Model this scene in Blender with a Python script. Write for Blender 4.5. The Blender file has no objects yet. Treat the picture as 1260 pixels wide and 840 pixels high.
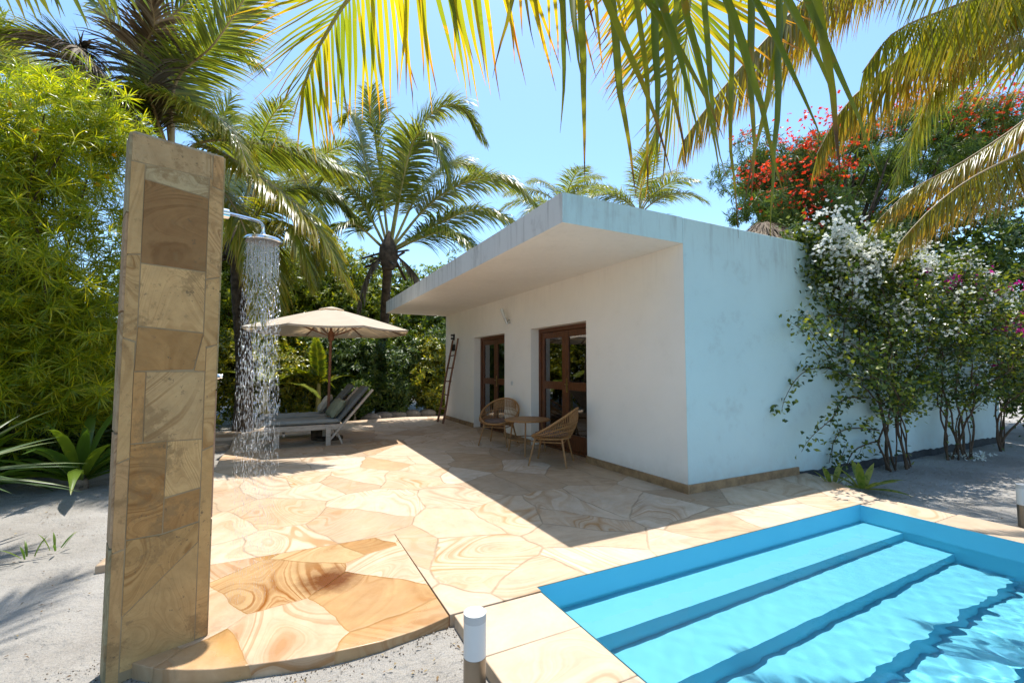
import bpy, math, random
import numpy as np
from mathutils import Vector, Matrix

random.seed(7)
RNG = np.random.default_rng(11)
scene = bpy.context.scene
COL = scene.collection
PI = math.pi
R = math.radians

# ------------------------------------------------------------------ helpers
def link(o, parent=None):
    COL.objects.link(o)
    if parent is not None:
        o.parent = parent
    return o

def tag(o, label=None, cat=None, group=None, kind=None):
    if label: o['label'] = label
    if cat: o['category'] = cat
    if group: o['group'] = group
    if kind: o['kind'] = kind
    return o

def empty(name, loc=(0, 0, 0), rz=0.0, label=None, cat=None, group=None):
    o = bpy.data.objects.new(name, None)
    o.empty_display_size = 0.1
    o.location = loc
    o.rotation_euler = (0, 0, rz)
    link(o)
    return tag(o, label, cat, group)

def copy_tree(o, parent=None):
    c = o.copy()
    link(c)
    c.parent = parent
    for ch in list(o.children):
        copy_tree(ch, c)
    return c

class MB:
    """collects simple solids, then builds ONE mesh object"""
    def __init__(s):
        s.v = []; s.f = []; s.mi = []; s.sm = []
    def add(s, vs, fs, mi=0, smooth=False):
        b = len(s.v)
        s.v += [tuple(p) for p in vs]
        for f in fs:
            s.f.append(tuple(b + i for i in f)); s.mi.append(mi); s.sm.append(smooth)
        return s
    def box(s, a, b, mi=0):
        x0, y0, z0 = a; x1, y1, z1 = b
        vs = [(x0,y0,z0),(x1,y0,z0),(x1,y1,z0),(x0,y1,z0),(x0,y0,z1),(x1,y0,z1),(x1,y1,z1),(x0,y1,z1)]
        return s.add(vs, [(0,3,2,1),(4,5,6,7),(0,1,5,4),(1,2,6,5),(2,3,7,6),(3,0,4,7)], mi)
    def beam(s, a, b, w, h, up=(0,0,1), mi=0):
        a = Vector(a); b = Vector(b); d = (b-a).normalized()
        x = d.cross(Vector(up)).normalized(); z = x.cross(d)
        vs = []
        for p in (a, b):
            for sx, sz in ((-1,-1),(1,-1),(1,1),(-1,1)):
                vs.append(p + x*sx*w/2 + z*sz*h/2)
        return s.add(vs, [(0,1,2,3),(7,6,5,4),(0,4,5,1),(1,5,6,2),(2,6,7,3),(3,7,4,0)], mi)
    def tube(s, pts, rad, n=8, mi=0, cap=True, closed=False):
        pts = [Vector(p) for p in pts]
        m = len(pts)
        if not hasattr(rad, '__len__'): rad = [rad]*m
        ref = Vector((0, 0, 1)); vs = []
        prevx = None
        for i, p in enumerate(pts):
            if closed: t = pts[(i+1) % m] - pts[i-1]
            else: t = pts[min(i+1, m-1)] - pts[max(i-1, 0)]
            if t.length < 1e-9: t = Vector((0,0,1))
            t.normalize()
            if prevx is None:
                x = t.cross(ref)
                if x.length < 1e-3: x = t.cross(Vector((1,0,0)))
            else:
                x = prevx - t*prevx.dot(t)
            x.normalize(); prevx = x
            y = t.cross(x)
            for k in range(n):
                a = 2*PI*k/n
                vs.append(p + (x*math.cos(a) + y*math.sin(a))*rad[i])
        fs = []
        for i in range(m if closed else m-1):
            j = (i+1) % m
            for k in range(n):
                k2 = (k+1) % n
                fs.append((i*n+k, i*n+k2, j*n+k2, j*n+k))
        s.add(vs, fs, mi, True)
        if cap and not closed:
            b = len(s.v)-m*n
            for f in (tuple(range(n))[::-1], tuple((m-1)*n+k for k in range(n))):
                s.f.append(tuple(b+i for i in f)); s.mi.append(mi); s.sm.append(False)
        return s
    def lathe(s, prof, c=(0,0,0), n=24, mi=0, smooth=True):
        vs = []; m = len(prof)
        for r, z in prof:
            for k in range(n):
                a = 2*PI*k/n
                vs.append((c[0]+r*math.cos(a), c[1]+r*math.sin(a), c[2]+z))
        fs = []
        for i in range(m-1):
            for k in range(n):
                k2 = (k+1) % n
                fs.append((i*n+k, i*n+k2, (i+1)*n+k2, (i+1)*n+k))
        s.add(vs, fs, mi, smooth)
        b = len(s.v)-m*n
        for f in (tuple(range(n))[::-1], tuple((m-1)*n+k for k in range(n))):
            s.f.append(tuple(b+i for i in f)); s.mi.append(mi); s.sm.append(False)
        return s
    def prism(s, poly, z0, z1, mi=0):
        n = len(poly)
        vs = [(x, y, z0) for x, y in poly] + [(x, y, z1) for x, y in poly]
        fs = [tuple(range(n))[::-1], tuple(range(n, 2*n))]
        for i in range(n):
            j = (i+1) % n
            fs.append((i, j, n+j, n+i))
        return s.add(vs, fs, mi)
    def build(s, name, mats, parent=None, bevel=0.0, seg=2, auto=False):
        me = bpy.data.meshes.new(name)
        me.from_pydata(s.v, [], s.f)
        if not isinstance(mats, (list, tuple)): mats = [mats]
        for m in mats: me.materials.append(m)
        me.polygons.foreach_set('material_index', s.mi)
        me.polygons.foreach_set('use_smooth', s.sm)
        me.update()
        me.set_sharp_from_angle(angle=R(42))
        o = link(bpy.data.objects.new(name, me), parent)
        if bevel > 0:
            b = o.modifiers.new('bevel', 'BEVEL'); b.width = bevel; b.segments = seg
            b.limit_method = 'ANGLE'; b.angle_limit = R(40)
        return o

def norm(a):
    return a / np.maximum(np.linalg.norm(a, axis=-1, keepdims=True), 1e-9)

class LM:
    """collects many small leaf faces as numpy arrays; build() -> ONE mesh object"""
    def __init__(s):
        s.V = []; s.F = []; s.T = []; s.n = 0
    def add(s, V, F, T=None):
        V = np.asarray(V, np.float32).reshape(-1, 3); F = np.asarray(F, np.int32)
        s.V.append(V); s.F.append(F + s.n); s.n += len(V)
        s.T.append(np.zeros(len(V), np.float32) if T is None else np.asarray(T, np.float32).ravel())
    def inst(s, TV, TF, pos, dirv, up, length, width):
        TV = np.asarray(TV, float); TF = np.asarray(TF)
        N = len(pos); k = len(TV)
        length = np.broadcast_to(np.asarray(length, float), (N,)); width = np.broadcast_to(np.asarray(width, float), (N,))
        y = norm(dirv); x = norm(np.cross(y, up)); z = np.cross(x, y)
        V = (pos[:, None, :] + TV[None, :, 0, None]*width[:, None, None]*x[:, None, :]
             + TV[None, :, 1, None]*length[:, None, None]*y[:, None, :]
             + TV[None, :, 2, None]*length[:, None, None]*z[:, None, :])
        F = TF[None] + (np.arange(N)*k)[:, None, None]
        T = np.broadcast_to(TV[None, :, 1], (N, k))
        s.add(V.reshape(-1, 3), F.reshape(-1, TF.shape[1]), T.reshape(-1))
    def build(s, name, mat, parent=None, smooth=False):
        V = np.concatenate(s.V); T = np.concatenate(s.T)
        me = bpy.data.meshes.new(name)
        me.vertices.add(len(V)); me.vertices.foreach_set('co', V.ravel().astype(np.float32))
        loops = np.concatenate([f.ravel() for f in s.F]); tot = np.concatenate([np.full(len(f), f.shape[1], np.int32) for f in s.F])
        start = np.concatenate([[0], np.cumsum(tot)[:-1]]).astype(np.int32)
        me.loops.add(len(loops)); me.loops.foreach_set('vertex_index', loops.astype(np.int32))
        me.polygons.add(len(tot)); me.polygons.foreach_set('loop_start', start)
        me.polygons.foreach_set('loop_total', tot)
        if smooth: me.polygons.foreach_set('use_smooth', np.ones(len(tot), bool))
        at = me.attributes.new('t', 'FLOAT', 'POINT'); at.data.foreach_set('value', T)
        me.materials.append(mat)
        me.update(calc_edges=True)
        return link(bpy.data.objects.new(name, me), parent)

# leaf templates: x width, y length, z bend
DIAMOND = ([(0,0,0),(.5,.42,.02),(0,1,-.06),(-.5,.42,.02)], [(0,1,2,3)])
FOLDED = ([(0,0,0),(.5,.4,.10),(0,1,-.10),(-.5,.4,.10),(0,.4,0)], [(0,1,2,4),(0,4,2,3)])
LANCE = ([(-.1,0,0),(.1,0,0),(.5,.33,.03),(-.5,.33,.03),(.42,.68,-.02),(-.42,.68,-.02),(.04,1,-.16),(-.04,1,-.16)],
         [(0,1,2,3),(3,2,4,5),(5,4,6,7)])

ARCH = ([(-.15,0,0),(.15,0,0),(.5,.28,.05),(-.5,.28,.05),(.46,.58,.02),(-.46,.58,.02),(.28,.82,-.09),(-.28,.82,-.09),(.03,1,-.24),(-.03,1,-.24)],
         [(0,1,2,3),(3,2,4,5),(5,4,6,7),(7,6,8,9)])

# ------------------------------------------------------------------ materials
def new_mat(name):
    m = bpy.data.materials.new(name); m.use_nodes = True
    nt = m.node_tree; nt.nodes.clear()
    out = nt.nodes.new('ShaderNodeOutputMaterial')
    return m, nt, out

class NT:
    def __init__(s, nt): s.nt = nt
    def n(s, t, **k):
        x = s.nt.nodes.new('ShaderNode' + t)
        for a, v in k.items(): setattr(x, a, v)
        return x
    def l(s, a, b): s.nt.links.new(a, b)
    def setin(s, node, key, v):
        if hasattr(v, 'is_output') or isinstance(v, bpy.types.NodeSocket): s.l(v, node.inputs[key])
        else: node.inputs[key].default_value = v
    def math(s, op, a, b=None, c=None, clamp=False):
        x = s.n('Math', operation=op, use_clamp=clamp)
        s.setin(x, 0, a)
        if b is not None: s.setin(x, 1, b)
        if c is not None: s.setin(x, 2, c)
        return x.outputs[0]
    def vmath(s, op, a, b=None):
        x = s.n('VectorMath', operation=op)
        s.setin(x, 0, a)
        if b is not None: s.setin(x, 1, b)
        return x.outputs[0]
    def scale(s, a, f):
        x = s.n('VectorMath', operation='SCALE'); s.setin(x, 0, a); s.setin(x, 'Scale', f); return x.outputs[0]
    def noise(s, vec, scale, detail=2.0, rough=.5, dist=0.0, out='Fac', dims='3D'):
        x = s.n('TexNoise', noise_dimensions=dims)
        if vec is not None: s.l(vec, x.inputs['Vector'])
        x.inputs['Scale'].default_value = scale; x.inputs['Detail'].default_value = detail
        x.inputs['Roughness'].default_value = rough; x.inputs['Distortion'].default_value = dist
        return x.outputs[out]
    def ramp(s, fac, stops, interp='LINEAR'):
        x = s.n('ValToRGB'); x.color_ramp.interpolation = interp
        e = x.color_ramp.elements
        while len(e) < len(stops): e.new(0.5)
        for i, (p, c) in enumerate(stops):
            e[i].position = p
            e[i].color = (c, c, c, 1) if not hasattr(c, '__len__') else (*c[:3], 1)
        s.setin(x, 'Fac', fac)
        return x.outputs['Color']
    def mix(s, fac, a, b, blend='MIX'):
        x = s.n('Mix', data_type='RGBA', blend_type=blend)
        s.setin(x, 0, fac); 
        for key, v in ((6, a), (7, b)):
            if isinstance(v, bpy.types.NodeSocket): s.l(v, x.inputs[key])
            else: x.inputs[key].default_value = (*v[:3], 1)
        return x.outputs[2]
    def mapr(s, v, a, b, c, d):
        x = s.n('MapRange'); s.setin(x, 0, v)
        for i, q in enumerate((a, b, c, d)): x.inputs[i+1].default_value = q
        return x.outputs[0]
    def bump(s, h, strength=.3, dist=.01):
        x = s.n('Bump'); x.inputs['Strength'].default_value = strength; x.inputs['Distance'].default_value = dist
        s.l(h, x.inputs['Height']); return x.outputs[0]
    def pos(s): return s.n('NewGeometry').outputs['Position']
    def obj(s): return s.n('TexCoord').outputs['Object']
    def attr(s, name, out='Fac'):
        x = s.n('Attribute'); x.attribute_name = name; return x.outputs[out]

def principled(N, out, color, rough=.5, spec=.5, metal=0.0, normal=None, **kw):
    p = N.n('BsdfPrincipled')
    if isinstance(color, bpy.types.NodeSocket): N.l(color, p.inputs['Base Color'])
    else: p.inputs['Base Color'].default_value = (*color, 1)
    N.setin(p, 'Roughness', rough)
    p.inputs['Specular IOR Level'].default_value = spec; p.inputs['Metallic'].default_value = metal
    for k, v in kw.items(): p.inputs[k].default_value = v
    if normal is not None: N.l(normal, p.inputs['Normal'])
    N.l(p.outputs[0], out.inputs['Surface'])
    return p

def plain(name, c, rough=.5, spec=.4, metal=0.0, var=.12, vscale=6.0, bump=0.0, bscale=60.0, c2=None):
    m, nt, out = new_mat(name); N = NT(nt)
    o = N.obj()
    f = N.noise(o, vscale, 4, .6)
    dark = tuple(x*(1-var*2) for x in c) if c2 is None else c2
    col = N.ramp(f, [(.3, dark), (.62, c)])
    nrm = N.bump(N.noise(o, bscale, 3, .6), bump, .004) if bump > 0 else None
    principled(N, out, col, rough, spec, metal, nrm)
    return m

def leaf_mat(name, cols, trans=.35, tcol=None, rough=.42, spec=.4, spots=None, tramp=None):
    """cols: list of linear colours picked per leaf; tramp: (pos, colour) list along the leaf, mixed by spots"""
    m, nt, out = new_mat(name); N = NT(nt)
    isl = N.n('NewGeometry').outputs['Random Per Island']
    k = len(cols)
    col = N.ramp(isl, [((i+.5)/k, c) for i, c in enumerate(cols)])
    if tramp:
        t = N.attr('t')
        jit = N.math('ADD', t, N.math('MULTIPLY', N.math('SUBTRACT', isl, .5), .35))
        fac = N.ramp(jit, [(p, f) for p, f, c in tramp])
        cc = N.ramp(jit, [(p, c) for p, f, c in tramp])
        col = N.mix(fac, col, cc)
    if spots:
        sc, thr, scol = spots
        f = N.noise(N.obj(), sc, 3, .6)
        f2 = N.mapr(f, thr, thr+.08, 0, 1)
        col = N.mix(N.math('MULTIPLY', f2, .8), col, scol)
    p = N.n('BsdfPrincipled'); N.l(col, p.inputs['Base Color'])
    p.inputs['Roughness'].default_value = rough; p.inputs['Specular IOR Level'].default_value = spec
    tr = N.n('BsdfTranslucent')
    tc = N.mix(1.0, col, tcol or (1.5, 1.45, .55), 'MULTIPLY')
    N.l(tc, tr.inputs['Color'])
    mx = N.n('MixShader'); mx.inputs[0].default_value = trans
    N.l(p.outputs[0], mx.inputs[1]); N.l(tr.outputs[0], mx.inputs[2])
    N.l(mx.outputs[0], out.inputs['Surface'])
    return m

def stone_core(N, pos, rnd, wet=False, tint=None):
    """banded sandstone colour driven by a per-stone random colour"""
    sep = N.n('SeparateColor'); N.l(rnd, sep.inputs[0])
    r, g, b = sep.outputs[0], sep.outputs[1], sep.outputs[2]
    off = N.vmath('ADD', pos, N.scale(rnd, 37.0))
    rot = N.n('VectorRotate', rotation_type='Z_AXIS'); N.l(off, rot.inputs['Vector'])
    N.l(N.math('MULTIPLY', r, 6.283), rot.inputs['Angle'])
    st = N.vmath('MULTIPLY', rot.outputs[0], (1.0, .42, 1.0))
    n1 = N.math('ADD', N.noise(st, 1.25, 1.2, .4, .9), N.math('MULTIPLY', N.noise(st, 14.0, 3, .6), .012))
    freq = N.math('MULTIPLY_ADD', g, 36.0, 18.0)
    bn = N.n('TexNoise', noise_dimensions='1D'); N.l(N.math('MULTIPLY_ADD', n1, freq, N.math('MULTIPLY', r, 60.0)), bn.inputs['W'])
    bn.inputs['Scale'].default_value = 1.0; bn.inputs['Detail'].default_value = 4.0; bn.inputs['Roughness'].default_value = .62
    band = N.mapr(bn.outputs['Fac'], .40, .66, 0, 1)
    n2 = N.noise(st, 9.0, 5, .65, .4)
    sel = N.ramp(b, [(0.0, .30), (.35, .50), (.58, .80), (.8, 1.0), (1, .85)])
    region = N.mapr(N.noise(st, 1.9, 2, .5), .38, .62, .15, 1.0)
    if tint is not None:
        base = N.mix(1.0, tint, (1.32,1.32,1.32), 'MULTIPLY'); dark = N.mix(1.0, tint, (.66,.52,.38), 'MULTIPLY')
    elif wet:
        base = N.ramp(g, [(0, (.56,.35,.15)), (.3, (.48,.25,.08)), (.6, (.60,.42,.22)), (1, (.42,.20,.055))])
        dark = N.ramp(r, [(0, (.26,.085,.012)), (.5, (.34,.12,.016)), (1, (.22,.08,.016))])
    else:
        base = N.ramp(g, [(0, (.66,.53,.40)), (.25, (.60,.455,.32)), (.5, (.68,.57,.45)), (.72, (.55,.40,.265)), (.88, (.46,.345,.24)), (1, (.53,.36,.21))])
        dark = N.ramp(r, [(0, (.40,.19,.05)), (.4, (.44,.235,.08)), (.75, (.33,.18,.07)), (1, (.28,.17,.085))])
    amt = N.math('MULTIPLY', N.math('MULTIPLY', N.math('POWER', band, 1.2), sel), region, clamp=True)
    if wet: amt = N.math('MULTIPLY', amt, 1.5, clamp=True)
    col = N.mix(amt, base, dark)
    col = N.mix(N.math('MULTIPLY', N.mapr(n2, .35, .7, 0, 1), .38), col, N.mix(.6, col, dark))
    gr = N.mapr(N.noise(pos, 3.3, 6, .7), .3, .75, .72, .97)
    cg = N.n('CombineColor'); 
    for i in range(3): N.l(gr, cg.inputs[i])
    col = N.mix(1.0, col, cg.outputs[0], 'MULTIPLY')
    if tint is None and not wet: col = N.mix(1.0, col, (1.0,.98,.945), 'MULTIPLY')
    return col, n2

def paving_mat(name, scale=1.35, wet=False, stretch=(1.0, .8, 1.0)):
    m, nt, out = new_mat(name); N = NT(nt)
    pos = N.pos()
    w = N.noise(pos, 1.1, 2, .5, out='Color')
    wp = N.vmath('ADD', pos, N.scale(N.vmath('SUBTRACT', w, (.5,.5,.5)), .32))
    w2 = N.noise(pos, 14, 2, .5, out='Color')
    wp = N.vmath('ADD', wp, N.scale(N.vmath('SUBTRACT', w2, (.5,.5,.5)), .018))
    wp = N.vmath('MULTIPLY', wp, (stretch[0], stretch[1], 0))
    v1 = N.n('TexVoronoi', voronoi_dimensions='2D', feature='F1'); ve = N.n('TexVoronoi', voronoi_dimensions='2D', feature='DISTANCE_TO_EDGE')
    for v in (v1, ve):
        v.inputs['Scale'].default_value = scale; v.inputs['Randomness'].default_value = 1.0
        N.l(wp, v.inputs['Vector'])
    col, n2 = stone_core(N, pos, v1.outputs['Color'], wet)
    edge = ve.outputs['Distance']
    jf = N.mapr(N.noise(pos, 5, 2), .3, .6, .4, 1.0)
    g = N.math('MULTIPLY', N.mapr(edge, .007, .017, 1, 0), jf)
    col = N.mix(N.math('MULTIPLY', g, .8), col, (.24, .17, .10) if not wet else (.3, .16, .05))
    if wet:
        d = N.vmath('DISTANCE', pos, (.34, 3.42, 0.0)); 
        dn = N.n('VectorMath', operation='DISTANCE'); N.l(pos, dn.inputs[0]); dn.inputs[1].default_value = (.34, 3.40, 0)
        dd = N.math('ADD', dn.outputs['Value'], N.math('MULTIPLY', N.math('SUBTRACT', N.noise(pos, 9, 5, .7), .5), .22))
        col = N.mix(N.mapr(dd, .09, .24, .95, 0), col, (.11, .03, .006))
        sc_ = N.n('SeparateColor'); N.l(v1.outputs['Color'], sc_.inputs[0])
        far_ = N.mapr(N.math('ADD', dn.outputs['Value'], N.math('MULTIPLY', N.noise(pos, 4, 4, .6), .5)), 1.0, 1.3, 0, .6)
        dry = N.math('MAXIMUM', N.math('MULTIPLY', N.mapr(sc_.outputs[2], .52, .54, 0, 1), .85), far_)
        dcol, _d = stone_core(N, pos, v1.outputs['Color'], False)
        col = N.mix(N.math('MULTIPLY', dry, .9), col, dcol)
        rough = N.mapr(dry, 0, 1, .2, .6)
    else:
        rough = N.mapr(n2, .3, .7, .5, .68)
    h = N.math('ADD', N.math('MULTIPLY', N.mapr(edge, 0, .025, 0, 1), 1.0), N.math('MULTIPLY', N.noise(pos, 26, 5, .7), .35))
    h = N.math('ADD', h, N.math('MULTIPLY', N.noise(pos, 3, 3, .6), 1.2))
    principled(N, out, col, rough, .42, 0, N.bump(h, .45, .008))
    return m

def block_stone_mat(name):
    """sandstone block: stone colour random per object, bands across the block"""
    m, nt, out = new_mat(name); N = NT(nt)
    pos = N.pos()
    rnd = N.n('TexWhiteNoise', noise_dimensions='1D'); N.l(N.n('ObjectInfo').outputs['Random'], rnd.inputs['W'])
    col, n2 = stone_core(N, pos, rnd.outputs['Color'])
    col = N.mix(.25, col, (.50,.41,.31))
    h = N.math('ADD', N.noise(pos, 26, 5, .7), N.math('MULTIPLY', N.noise(pos, 4, 3), 2))
    principled(N, out, col, .6, .4, 0, N.bump(h, .3, .006))
    return m

def clad_mat(name):
    m, nt, out = new_mat(name); N = NT(nt)
    pos = N.pos()
    a = N.n('Attribute'); a.attribute_name = 'rnd'
    t = N.n('Attribute'); t.attribute_name = 'tint'
    # the face stands upright: turn (along face, up) into the plane the bands use
    sw = N.n('Mapping'); sw.inputs['Rotation'].default_value = (R(90), 0, 0); N.l(pos, sw.inputs['Vector'])
    col, n2 = stone_core(N, N.scale(sw.outputs[0], 2.0), a.outputs['Color'], tint=t.outputs['Color'])
    st = N.mapr(N.noise(pos, 4.5, 7, .75), .54, .60, 0, 1)
    col = N.mix(N.math('MULTIPLY', st, .6), col, (.25, .145, .06))
    sp = N.math('MULTIPLY', N.mapr(N.noise(pos, 38, 4, .7), .60, .66, 0, 1), N.mapr(N.noise(pos, 4, 2), .45, .6, .2, 1))
    col = N.mix(N.math('MULTIPLY', sp, .7), col, (.12, .085, .05))
    h = N.math('ADD', N.noise(sw.outputs[0], 30, 5, .7), N.math('MULTIPLY', N.noise(pos, 6, 3), 2))
    principled(N, out, col, .75, .25, 0, N.bump(h, .5, .006))
    return m

def wall_mat(name, c, dirt=(.32,.30,.27), top=3.24, streak=0.5, bumpy=.25, low=None):
    m, nt, out = new_mat(name); N = NT(nt)
    pos = N.pos()
    sx = N.n('SeparateXYZ'); N.l(pos, sx.inputs[0])
    z = sx.outputs[2]
    st = N.vmath('MULTIPLY', pos, (5.0, 5.0, .45))
    f = N.noise(st, 2.2, 6, .68)
    near = N.mapr(z, top-.75, top, 0, 1)
    f2 = N.math('MULTIPLY', N.mapr(f, .50, .72, 0, 1), near)
    blot = N.math('MULTIPLY', N.mapr(N.noise(pos, 2.6, 6, .75), .56, .74, 0, 1), .5)
    amt = N.math('MULTIPLY', N.math('ADD', f2, blot, clamp=True), streak)
    base = N.mix(N.mapr(N.noise(pos, 1.3, 4, .6), .3, .7, 0, .5), c, tuple(x*.88 for x in c))
    if low is not None:
        spl = N.math('MULTIPLY', N.mapr(z, low[0], low[0]+low[1], 1, 0), N.mapr(N.noise(pos, 5, 5, .7), .35, .65, .2, .8))
        base = N.mix(spl, base, low[2])
    col = N.mix(amt, base, dirt)
    h = N.math('ADD', N.noise(pos, 34, 4, .6), N.math('MULTIPLY', N.noise(pos, 9, 2), .8))
    principled(N, out, col, .85, .2, 0, N.bump(h, bumpy, .006))
    return m

def sand_mat():
    m, nt, out = new_mat('coral_sand'); N = NT(nt)
    pos = N.pos()
    f = N.noise(pos, .9, 5, .6)
    col = N.ramp(f, [(.25, (.235,.21,.18)), (.5, (.335,.31,.275)), (.75, (.42,.395,.36))])
    sp = N.mapr(N.noise(pos, 45, 4, .75), .62, .70, 0, 1)
    msk = N.mapr(N.noise(pos, 2.1, 3, .6), .42, .62, 0, 1)
    col = N.mix(N.math('MULTIPLY', N.math('MULTIPLY', sp, msk), .7), col, (.13, .09, .06))
    ps = N.mapr(N.noise(pos, 160, 2, .5), .3, .7, .8, 1.12)
    cg = N.n('CombineColor')
    for i in range(3): N.l(ps, cg.inputs[i])
    col = N.mix(1.0, col, cg.outputs[0], 'MULTIPLY')
    h = N.math('ADD', N.math('MULTIPLY', N.noise(pos, 5.5, 5, .62, .3), 6.0), N.noise(pos, 60, 4, .7))
    h = N.math('ADD', h, N.math('MULTIPLY', N.noise(pos, 16, 3, .6), 2.5))
    principled(N, out, col, .9, .15, 0, N.bump(h, .9, .016))
    return m

def wood_mat(name, c1, c2, rough=.5, scale=9, axis=(1,1,8), spec=.35):
    m, nt, out = new_mat(name); N = NT(nt)
    o = N.obj()
    st = N.vmath('MULTIPLY', o, tuple(8.0/a for a in axis))
    f = N.noise(st, scale, 6, .65, .3)
    col = N.ramp(f, [(.3, c1), (.65, c2)])
    principled(N, out, col, rough, spec, 0, N.bump(f, .25, .003))
    return m

M = {}
M['paving'] = paving_mat('sandstone_crazy_paving', 1.6)
M['wetpaving'] = paving_mat('wet_sandstone', 1.9, True, (1, 1, 1))
M['block'] = block_stone_mat('sandstone_block')
M['clad'] = clad_mat('sandstone_cladding')
M['white'] = wall_mat('cream_render', (.88,.835,.77), streak=.10, top=2.9, low=(0,.3,(.62,.53,.43)))
M['fascia'] = wall_mat('weathered_white_paint', (.66,.66,.64), dirt=(.25,.24,.22), streak=.75)
M['cyan'] = wall_mat('pale_aqua_wall', (.55,.695,.685), dirt=(.30,.33,.32), streak=.62, bumpy=.6, low=(-.05,.45,(.50,.50,.45)))  # even pale aqua for the side wall and the roof end
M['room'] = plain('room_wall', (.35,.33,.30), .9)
M['sand'] = sand_mat()
M['skirt'] = plain('brown_stone_skirting', (.36,.22,.11), .6, var=.3, vscale=7, bump=.2, c2=(.17,.10,.05))
M['tar'] = plain('dark_damp_base', (.055,.058,.06), .85, var=.3)
M['frame'] = wood_mat('dark_red_hardwood', (.035,.013,.006), (.17,.058,.02), .38, 7)
M['bamboo'] = wood_mat('reddish_pole_wood', (.10,.04,.02), (.24,.10,.05), .5)
M['teak'] = wood_mat('weathered_teak', (.30,.235,.18), (.52,.43,.345), .75, 9, (8,1,1))
M['cushion'] = plain('grey_canvas', (.24,.245,.225), .9, var=.08, bump=.3, bscale=300)
M['cushion_back'] = plain('dark_grey_canvas', (.13,.135,.13), .9, var=.08, bump=.3, bscale=300)
M['pill_green'] = plain('olive_linen', (.20,.215,.145), .92, var=.15, bump=.4, bscale=220)
M['pill_cream'] = plain('cream_linen', (.52,.47,.38), .92, var=.15, bump=.4, bscale=220)
M['seatpad'] = plain('mauve_brown_pad', (.16,.105,.085), .92, bump=.3, bscale=250)
M['wicker'] = wood_mat('honey_wicker', (.17,.075,.025), (.44,.23,.085), .5, 22, (3,3,3))
M['rattan_leg'] = wood_mat('wrapped_rattan', (.17,.08,.03), (.40,.21,.08), .5, 18, (1,1,1))
M['chrome'] = plain('polished_chrome', (.82,.83,.84), .08, .5, 1.0, .02)
M['steel'] = plain('brushed_steel', (.60,.60,.59), .42, .5, 1.0, .08)
M['post'] = plain('dull_steel_post', (.27,.24,.20), .35, .5, 1.0, .1)
M['cap'] = plain('pale_aluminium', (.50,.50,.49), .5, .5, 0.0, .05)
M['opal'] = plain('opal_plastic', (.62,.63,.62), .35, .5, 0, .02)
M['black'] = plain('black_plastic', (.02,.02,.02), .5)
M['brass'] = plain('aged_brass', (.55,.38,.15), .3, .5, 1.0)
M['bark'] = plain('palm_bark', (.24,.185,.135), .95, .2, var=.35, vscale=8, bump=.8, bscale=26)
M['darkbark'] = plain('dark_bark', (.105,.075,.05), .95, .2, var=.35, vscale=8, bump=.8, bscale=26)
M['vine'] = plain('vine_bark', (.13,.085,.055), .95, .2, var=.3, vscale=9, bump=.6)
M['rachis'] = plain('frond_stalk', (.36,.31,.09), .5, .4, var=.25, vscale=3)
M['rachis_tan'] = plain('tan_frond_stalk', (.42,.29,.14), .55, .35, var=.25, vscale=3)
M['thatch'] = plain('dry_thatch', (.27,.21,.155), .95, .1, var=.4, vscale=16)
M['rock'] = plain('pale_garden_rock', (.29,.24,.19), .9, .2, var=.25, vscale=5, bump=.7, bscale=18)

def cloth_mat():
    m, nt, out = new_mat('beige_parasol_cloth'); N = NT(nt)
    o = N.obj()
    col = N.mix(N.mapr(N.noise(o, 3, 4), .3, .7, 0, .5), (.62,.53,.42), (.52,.44,.34))
    sp = N.mapr(N.noise(o, 11, 3, .6), .70, .74, 0, 1)
    col = N.mix(N.math('MULTIPLY', sp, .5), col, (.25,.19,.13))
    p = N.n('BsdfPrincipled'); N.l(col, p.inputs['Base Color']); p.inputs['Roughness'].default_value = .9
    p.inputs['Specular IOR Level'].default_value = .1
    tr = N.n('BsdfTranslucent'); N.l(N.mix(1.0, col, (.95,.78,.55), 'MULTIPLY'), tr.inputs['Color'])
    mx = N.n('MixShader'); mx.inputs[0].default_value = .3
    N.l(p.outputs[0], mx.inputs[1]); N.l(tr.outputs[0], mx.inputs[2]); N.l(mx.outputs[0], out.inputs[0])
    return m
M['cloth'] = cloth_mat()

def glass_mat():
    m, nt, out = new_mat('window_glass'); N = NT(nt)
    fr = N.n('Fresnel'); fr.inputs[0].default_value = 1.75
    t = N.n('BsdfTransparent'); t.inputs[0].default_value = (.72,.76,.76,1)
    g = N.n('BsdfGlossy'); g.inputs['Roughness'].default_value = .01; g.inputs['Color'].default_value = (.95,.97,1,1)
    mx = N.n('MixShader'); N.l(N.math('MULTIPLY_ADD', fr.outputs[0], 1.3, .06, clamp=True), mx.inputs[0])
    N.l(t.outputs[0], mx.inputs[1]); N.l(g.outputs[0], mx.inputs[2]); N.l(mx.outputs[0], out.inputs[0])
    return m
M['glass'] = glass_mat()

def pool_mat():
    m, nt, out = new_mat('turquoise_pool_paint'); N = NT(nt)
    pos = N.pos()
    col = N.mix(N.mapr(N.noise(pos, 2.2, 4, .6), .3, .7, 0, .5), (.165,.58,.73), (.13,.53,.69))
    sp = N.mapr(N.noise(pos, 70, 3, .7), .70, .74, 0, 1)
    col = N.mix(N.math('MULTIPLY', sp, .3), col, (.04,.2,.28))
    principled(N, out, col, .55, .3, 0, N.bump(N.noise(pos, 30, 4), .15, .004))
    return m
M['pool'] = pool_mat()

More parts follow.
